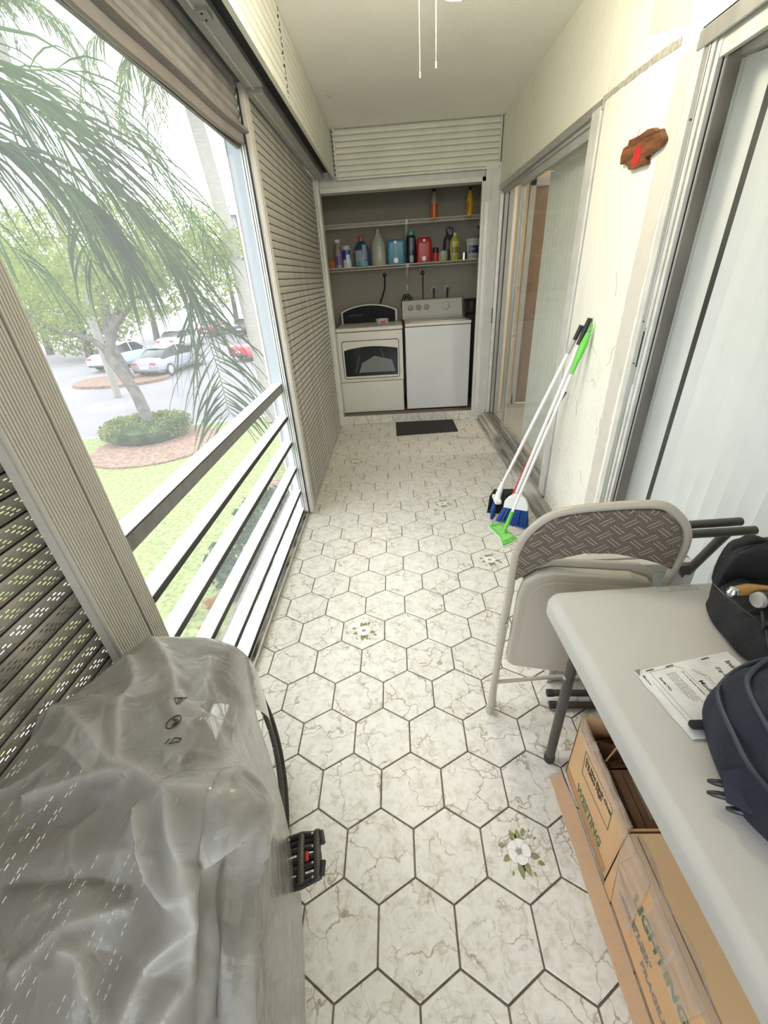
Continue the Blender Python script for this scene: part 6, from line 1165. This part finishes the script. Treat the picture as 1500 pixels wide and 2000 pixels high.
frond(pr, K2([cr0,(-2.5,2.05,2.46),(-2.2,2.55,2.35),(-1.95,2.8,2.2),(-1.75,2.95,1.95),(-1.62,2.95,1.65)]), 110, .80, .020, 12, droop=1.3, spread=.5, r=.009)
frond(pr, K2([cr0,(-2.7,2.6,2.75),(-2.4,3.52,2.86),(-2.07,3.79,2.91),(-1.99,3.98,2.81),(-1.90,4.0,2.65),(-1.73,3.98,2.4),(-1.63,4.06,2.13),(-1.38,3.96,1.72)]), 70, .55, .013, 2, droop=.7, spread=.7)
frond(pr, K2([cr0,(-2.2,1.9,2.35),(-1.82,2.0,2.22),(-1.72,2.26,2.18),(-1.59,2.40,2.05),(-1.55,2.45,1.85),(-1.56,2.45,1.65)]), 60, .55, .016, 3, r=.009)
frond(pr, K2([cr0,(-3.2,3.0,2.9),(-3.0,4.2,3.05),(-2.67,4.54,3.04),(-2.27,4.69,2.87),(-1.92,4.73,2.51),(-1.64,4.58,2.02),(-1.46,4.4,1.5)]), 70, .55, .014, 4, droop=.8)
frond(pr, K2([cr0,(-3.3,2.4,2.7),(-3.4,3.3,2.55),(-3.3,3.9,2.1),(-3.1,4.2,1.5)]), 60, .7, .020, 8, droop=1.1)
def palm_far(label, base, top, fronds, seed, r0_=.21):
    global pr
    pr = empty('palm_tree', base, label, 'palm tree'); rg = random.Random(seed)
    MB().tube(smooth_path(K2([base, tuple((a+b)/2+rg.uniform(-.1,.1) for a, b in zip(base, top)), top]), 6), r0_, 12).build('trunk', M['palmtrunk'], pr, smooth=True)
    tx, ty, tz = top; MB().tube(K2([top, (tx,ty,tz+.9)]), [r0_*.8, .08], 10).build('crownshaft', M['frondfar'], pr, smooth=True)
    for k in range(fronds):
        a = 2*PI*k/fronds+rg.uniform(-.2,.2); l = rg.uniform(2.6,3.4); h = rg.uniform(.3,1.3); P_ = []
        for u in (0,.2,.4,.6,.8,1): P_.append((tx+math.cos(a)*l*u*(1-.15*u), ty+math.sin(a)*l*u*(1-.15*u), tz+.8+h*math.sin(PI*.6*u)*1.4-2.4*u*u))
        frond(pr, K2(P_), 90, .85, .032, seed*20+k, m='frondfar', indiv=False, droop=1.2, r=.02)
palm_far('pale-trunked palm at the edge of the lawn beyond the end of the railing', (-4.02,13.23,GZ), (-5.3,15.4,6.3), 12, 2)
palm_far('distant palm with hanging fronds at the top left of the window', (-12.6,18.4,GZ), (-12.2,18.6,8.9), 11, 3, .15)
# cars
def car(label, loc, rz, col, group='parked cars'):
    root = empty('car', loc, label, 'car', group, rz=rz); pm_ = mat('car_paint', col, .25, spec=.6)
    st = [(-2.35,.70,.42,.72),(-2.30,.84,.30,.86),(-1.9,.90,.24,.96),(-1.2,.91,.22,.98),(0,.92,.22,.95),(1.0,.91,.22,.92),(1.7,.88,.24,.84),(2.15,.80,.30,.74),(2.35,.62,.40,.62)]
    G_ = []
    for x, w, z0, z1 in st:
        h = z1-z0; G_.append([(x,-w*.85,z0),(x,-w,z0+h*.25),(x,-w,z0+h*.6),(x,-w*.93,z0+h*.9),(x,-w*.75,z1),(x,0,z1+.03),(x,w*.75,z1),(x,w*.93,z0+h*.9),(x,w,z0+h*.6),(x,w,z0+h*.25),(x,w*.85,z0),(x,0,z0),(x,-w*.85,z0)])
    mb = MB().grid(G_); mb.f += [tuple(range(12)), tuple(range(13*8, 13*8+12))]; mb.m += [0,0]; mb.build('body', pm_, root, smooth=True)
    gs = [(-1.75,.74,.96,.97),(-1.05,.70,.95,1.36),(-.2,.69,.95,1.44),(.5,.69,.94,1.38),(1.25,.74,.90,.92)]
    G_ = [[(x,-w*1.12,z0),(x,-w*.93,z1-.03),(x,-w*.7,z1),(x,w*.7,z1),(x,w*.93,z1-.03),(x,w*1.12,z0)] for x, w, z0, z1 in gs]; MB().grid(G_).build('windows', M['dark_glass'], root, smooth=True)
    MB().grid([[(x,-w*.86,z1-.005),(x,0,z1+.035),(x,w*.86,z1-.005)] for x, w, z0, z1 in [(-1.1,.70,0,1.345),(-.2,.69,0,1.445),(.55,.69,0,1.375)]]).build('roof', pm_, root, smooth=True)
    for s in (-1, 1):
        MB().bar((-.25,s*.80,.97),(-.22,s*.66,1.42),.06,.03).build('door_pillar', pm_, root)
        for x in (-1.45, 1.38):
            o = MB().lathe([(.32,-.10),(.33,-.08),(.33,.08),(.32,.10)], (0,0,0), 20).build('wheel', M['rubber'], root); o.location = (x, s*.83, .33); o.rotation_euler.x = PI/2
            MB().lathe([(.21,-.105),(.22,.105)], (0,0,0), 14).build('hubcap', M['alu'], o)
        MB().box(-2.36,-2.20,s*.55-.17,s*.55+.17,.70,.82).build('tail_light', M['red'], root, bev=.02); MB().box(2.18,2.30,s*.56-.15,s*.56+.15,.60,.70).build('headlight', M['whitepl'], root, bev=.02); MB().bar((.65,s*.92,.95),(.72,s*1.02,.98),.10,.10).build('side_mirror', pm_, root)
    MB().box(-2.37,-2.28,-.26,.26,.52,.64).build('number_plate', M['whitepl'], root); MB().box(-2.36,-2.2,-.75,.75,.30,.42).build('rear_bumper', M['blackpl'], root, bev=.03)
    return root
car('grey sedan parked nearest, beside the red mulch island', (-12.85, 24.6, GZ), math.radians(80), (.22,.23,.26))
car('pale blue car parked behind the grey sedan on its left', (-17.3, 27.5, GZ), math.radians(80), (.35,.42,.50))
car('white car parked farther back behind the blue one', (-17.0, 35.0, GZ), math.radians(85), (.5,.5,.5))
car('dark red car glimpsed far off between palm fronds', (-17.5, 44.0, GZ), math.radians(85), (.22,.03,.04))
car('bright red car partly hidden by the white post', (-8.3, 28.2, GZ), math.radians(60), (.45,.03,.05))
car('dark car behind the red one by the white post', (-14.2, 43.5, GZ), math.radians(88), (.06,.06,.07))
# apartment building far right
ab = empty('apartment_building', (-8, 38, GZ), 'white apartment block with balconies far behind the palm trunk', 'building')
MB().box(-3.4,9,0,10,0,8.6).build('wall', M['stucco'], ab); MB().box(-3.2,9,-.15,.0,0,8.4).build('recessed_wall', M['terra'], ab)
for f in range(3):
    z = 2.9*f
    MB().box(-3.5,9,-1.5,0,z-.12+.1,z+.15).build('balcony_slab', M['stucco'], ab); MB().box(-3.5,9,-1.5,-1.42,z+.95,z+1.05).build('handrail', M['stucco'], ab)
    for i in range(26): MB().box(-3.5+.48*i,-3.46+.48*i,-1.48,-1.44,z+.1,z+1.0).build('baluster', M['stucco'], ab)
    for x in (-2.4,.6,3.6): w = MB().box(x,x+1.6,-.2,-.14,z+.5,z+2.3).build('window', M['frame'], ab); MB().box(x+.08,x+1.52,-.22,-.2,z+.58,z+2.22).build('pane', M['dark_glass'], w)
for x in (-3.5,.2,3.9): MB().box(x,x+.35,-1.5,-1.2,0,8.6).build('column', M['stucco'], ab)
MB().box(-3.8,9.2,-1.8,10.2,8.6,9.0).build('roof_slab', M['stucco'], ab)
# outer wall of this building under the balcony
tag(MB().box(-.72,1.4,-2.6,4.4,-2.6,-.17).build('wall_below', M['stucco']), kind='structure')
tag(MB().box(-.72,-.56,2.36,5.3,-.17,2.7).build('wall_outer_far', M['stucco']), kind='structure') if False else None
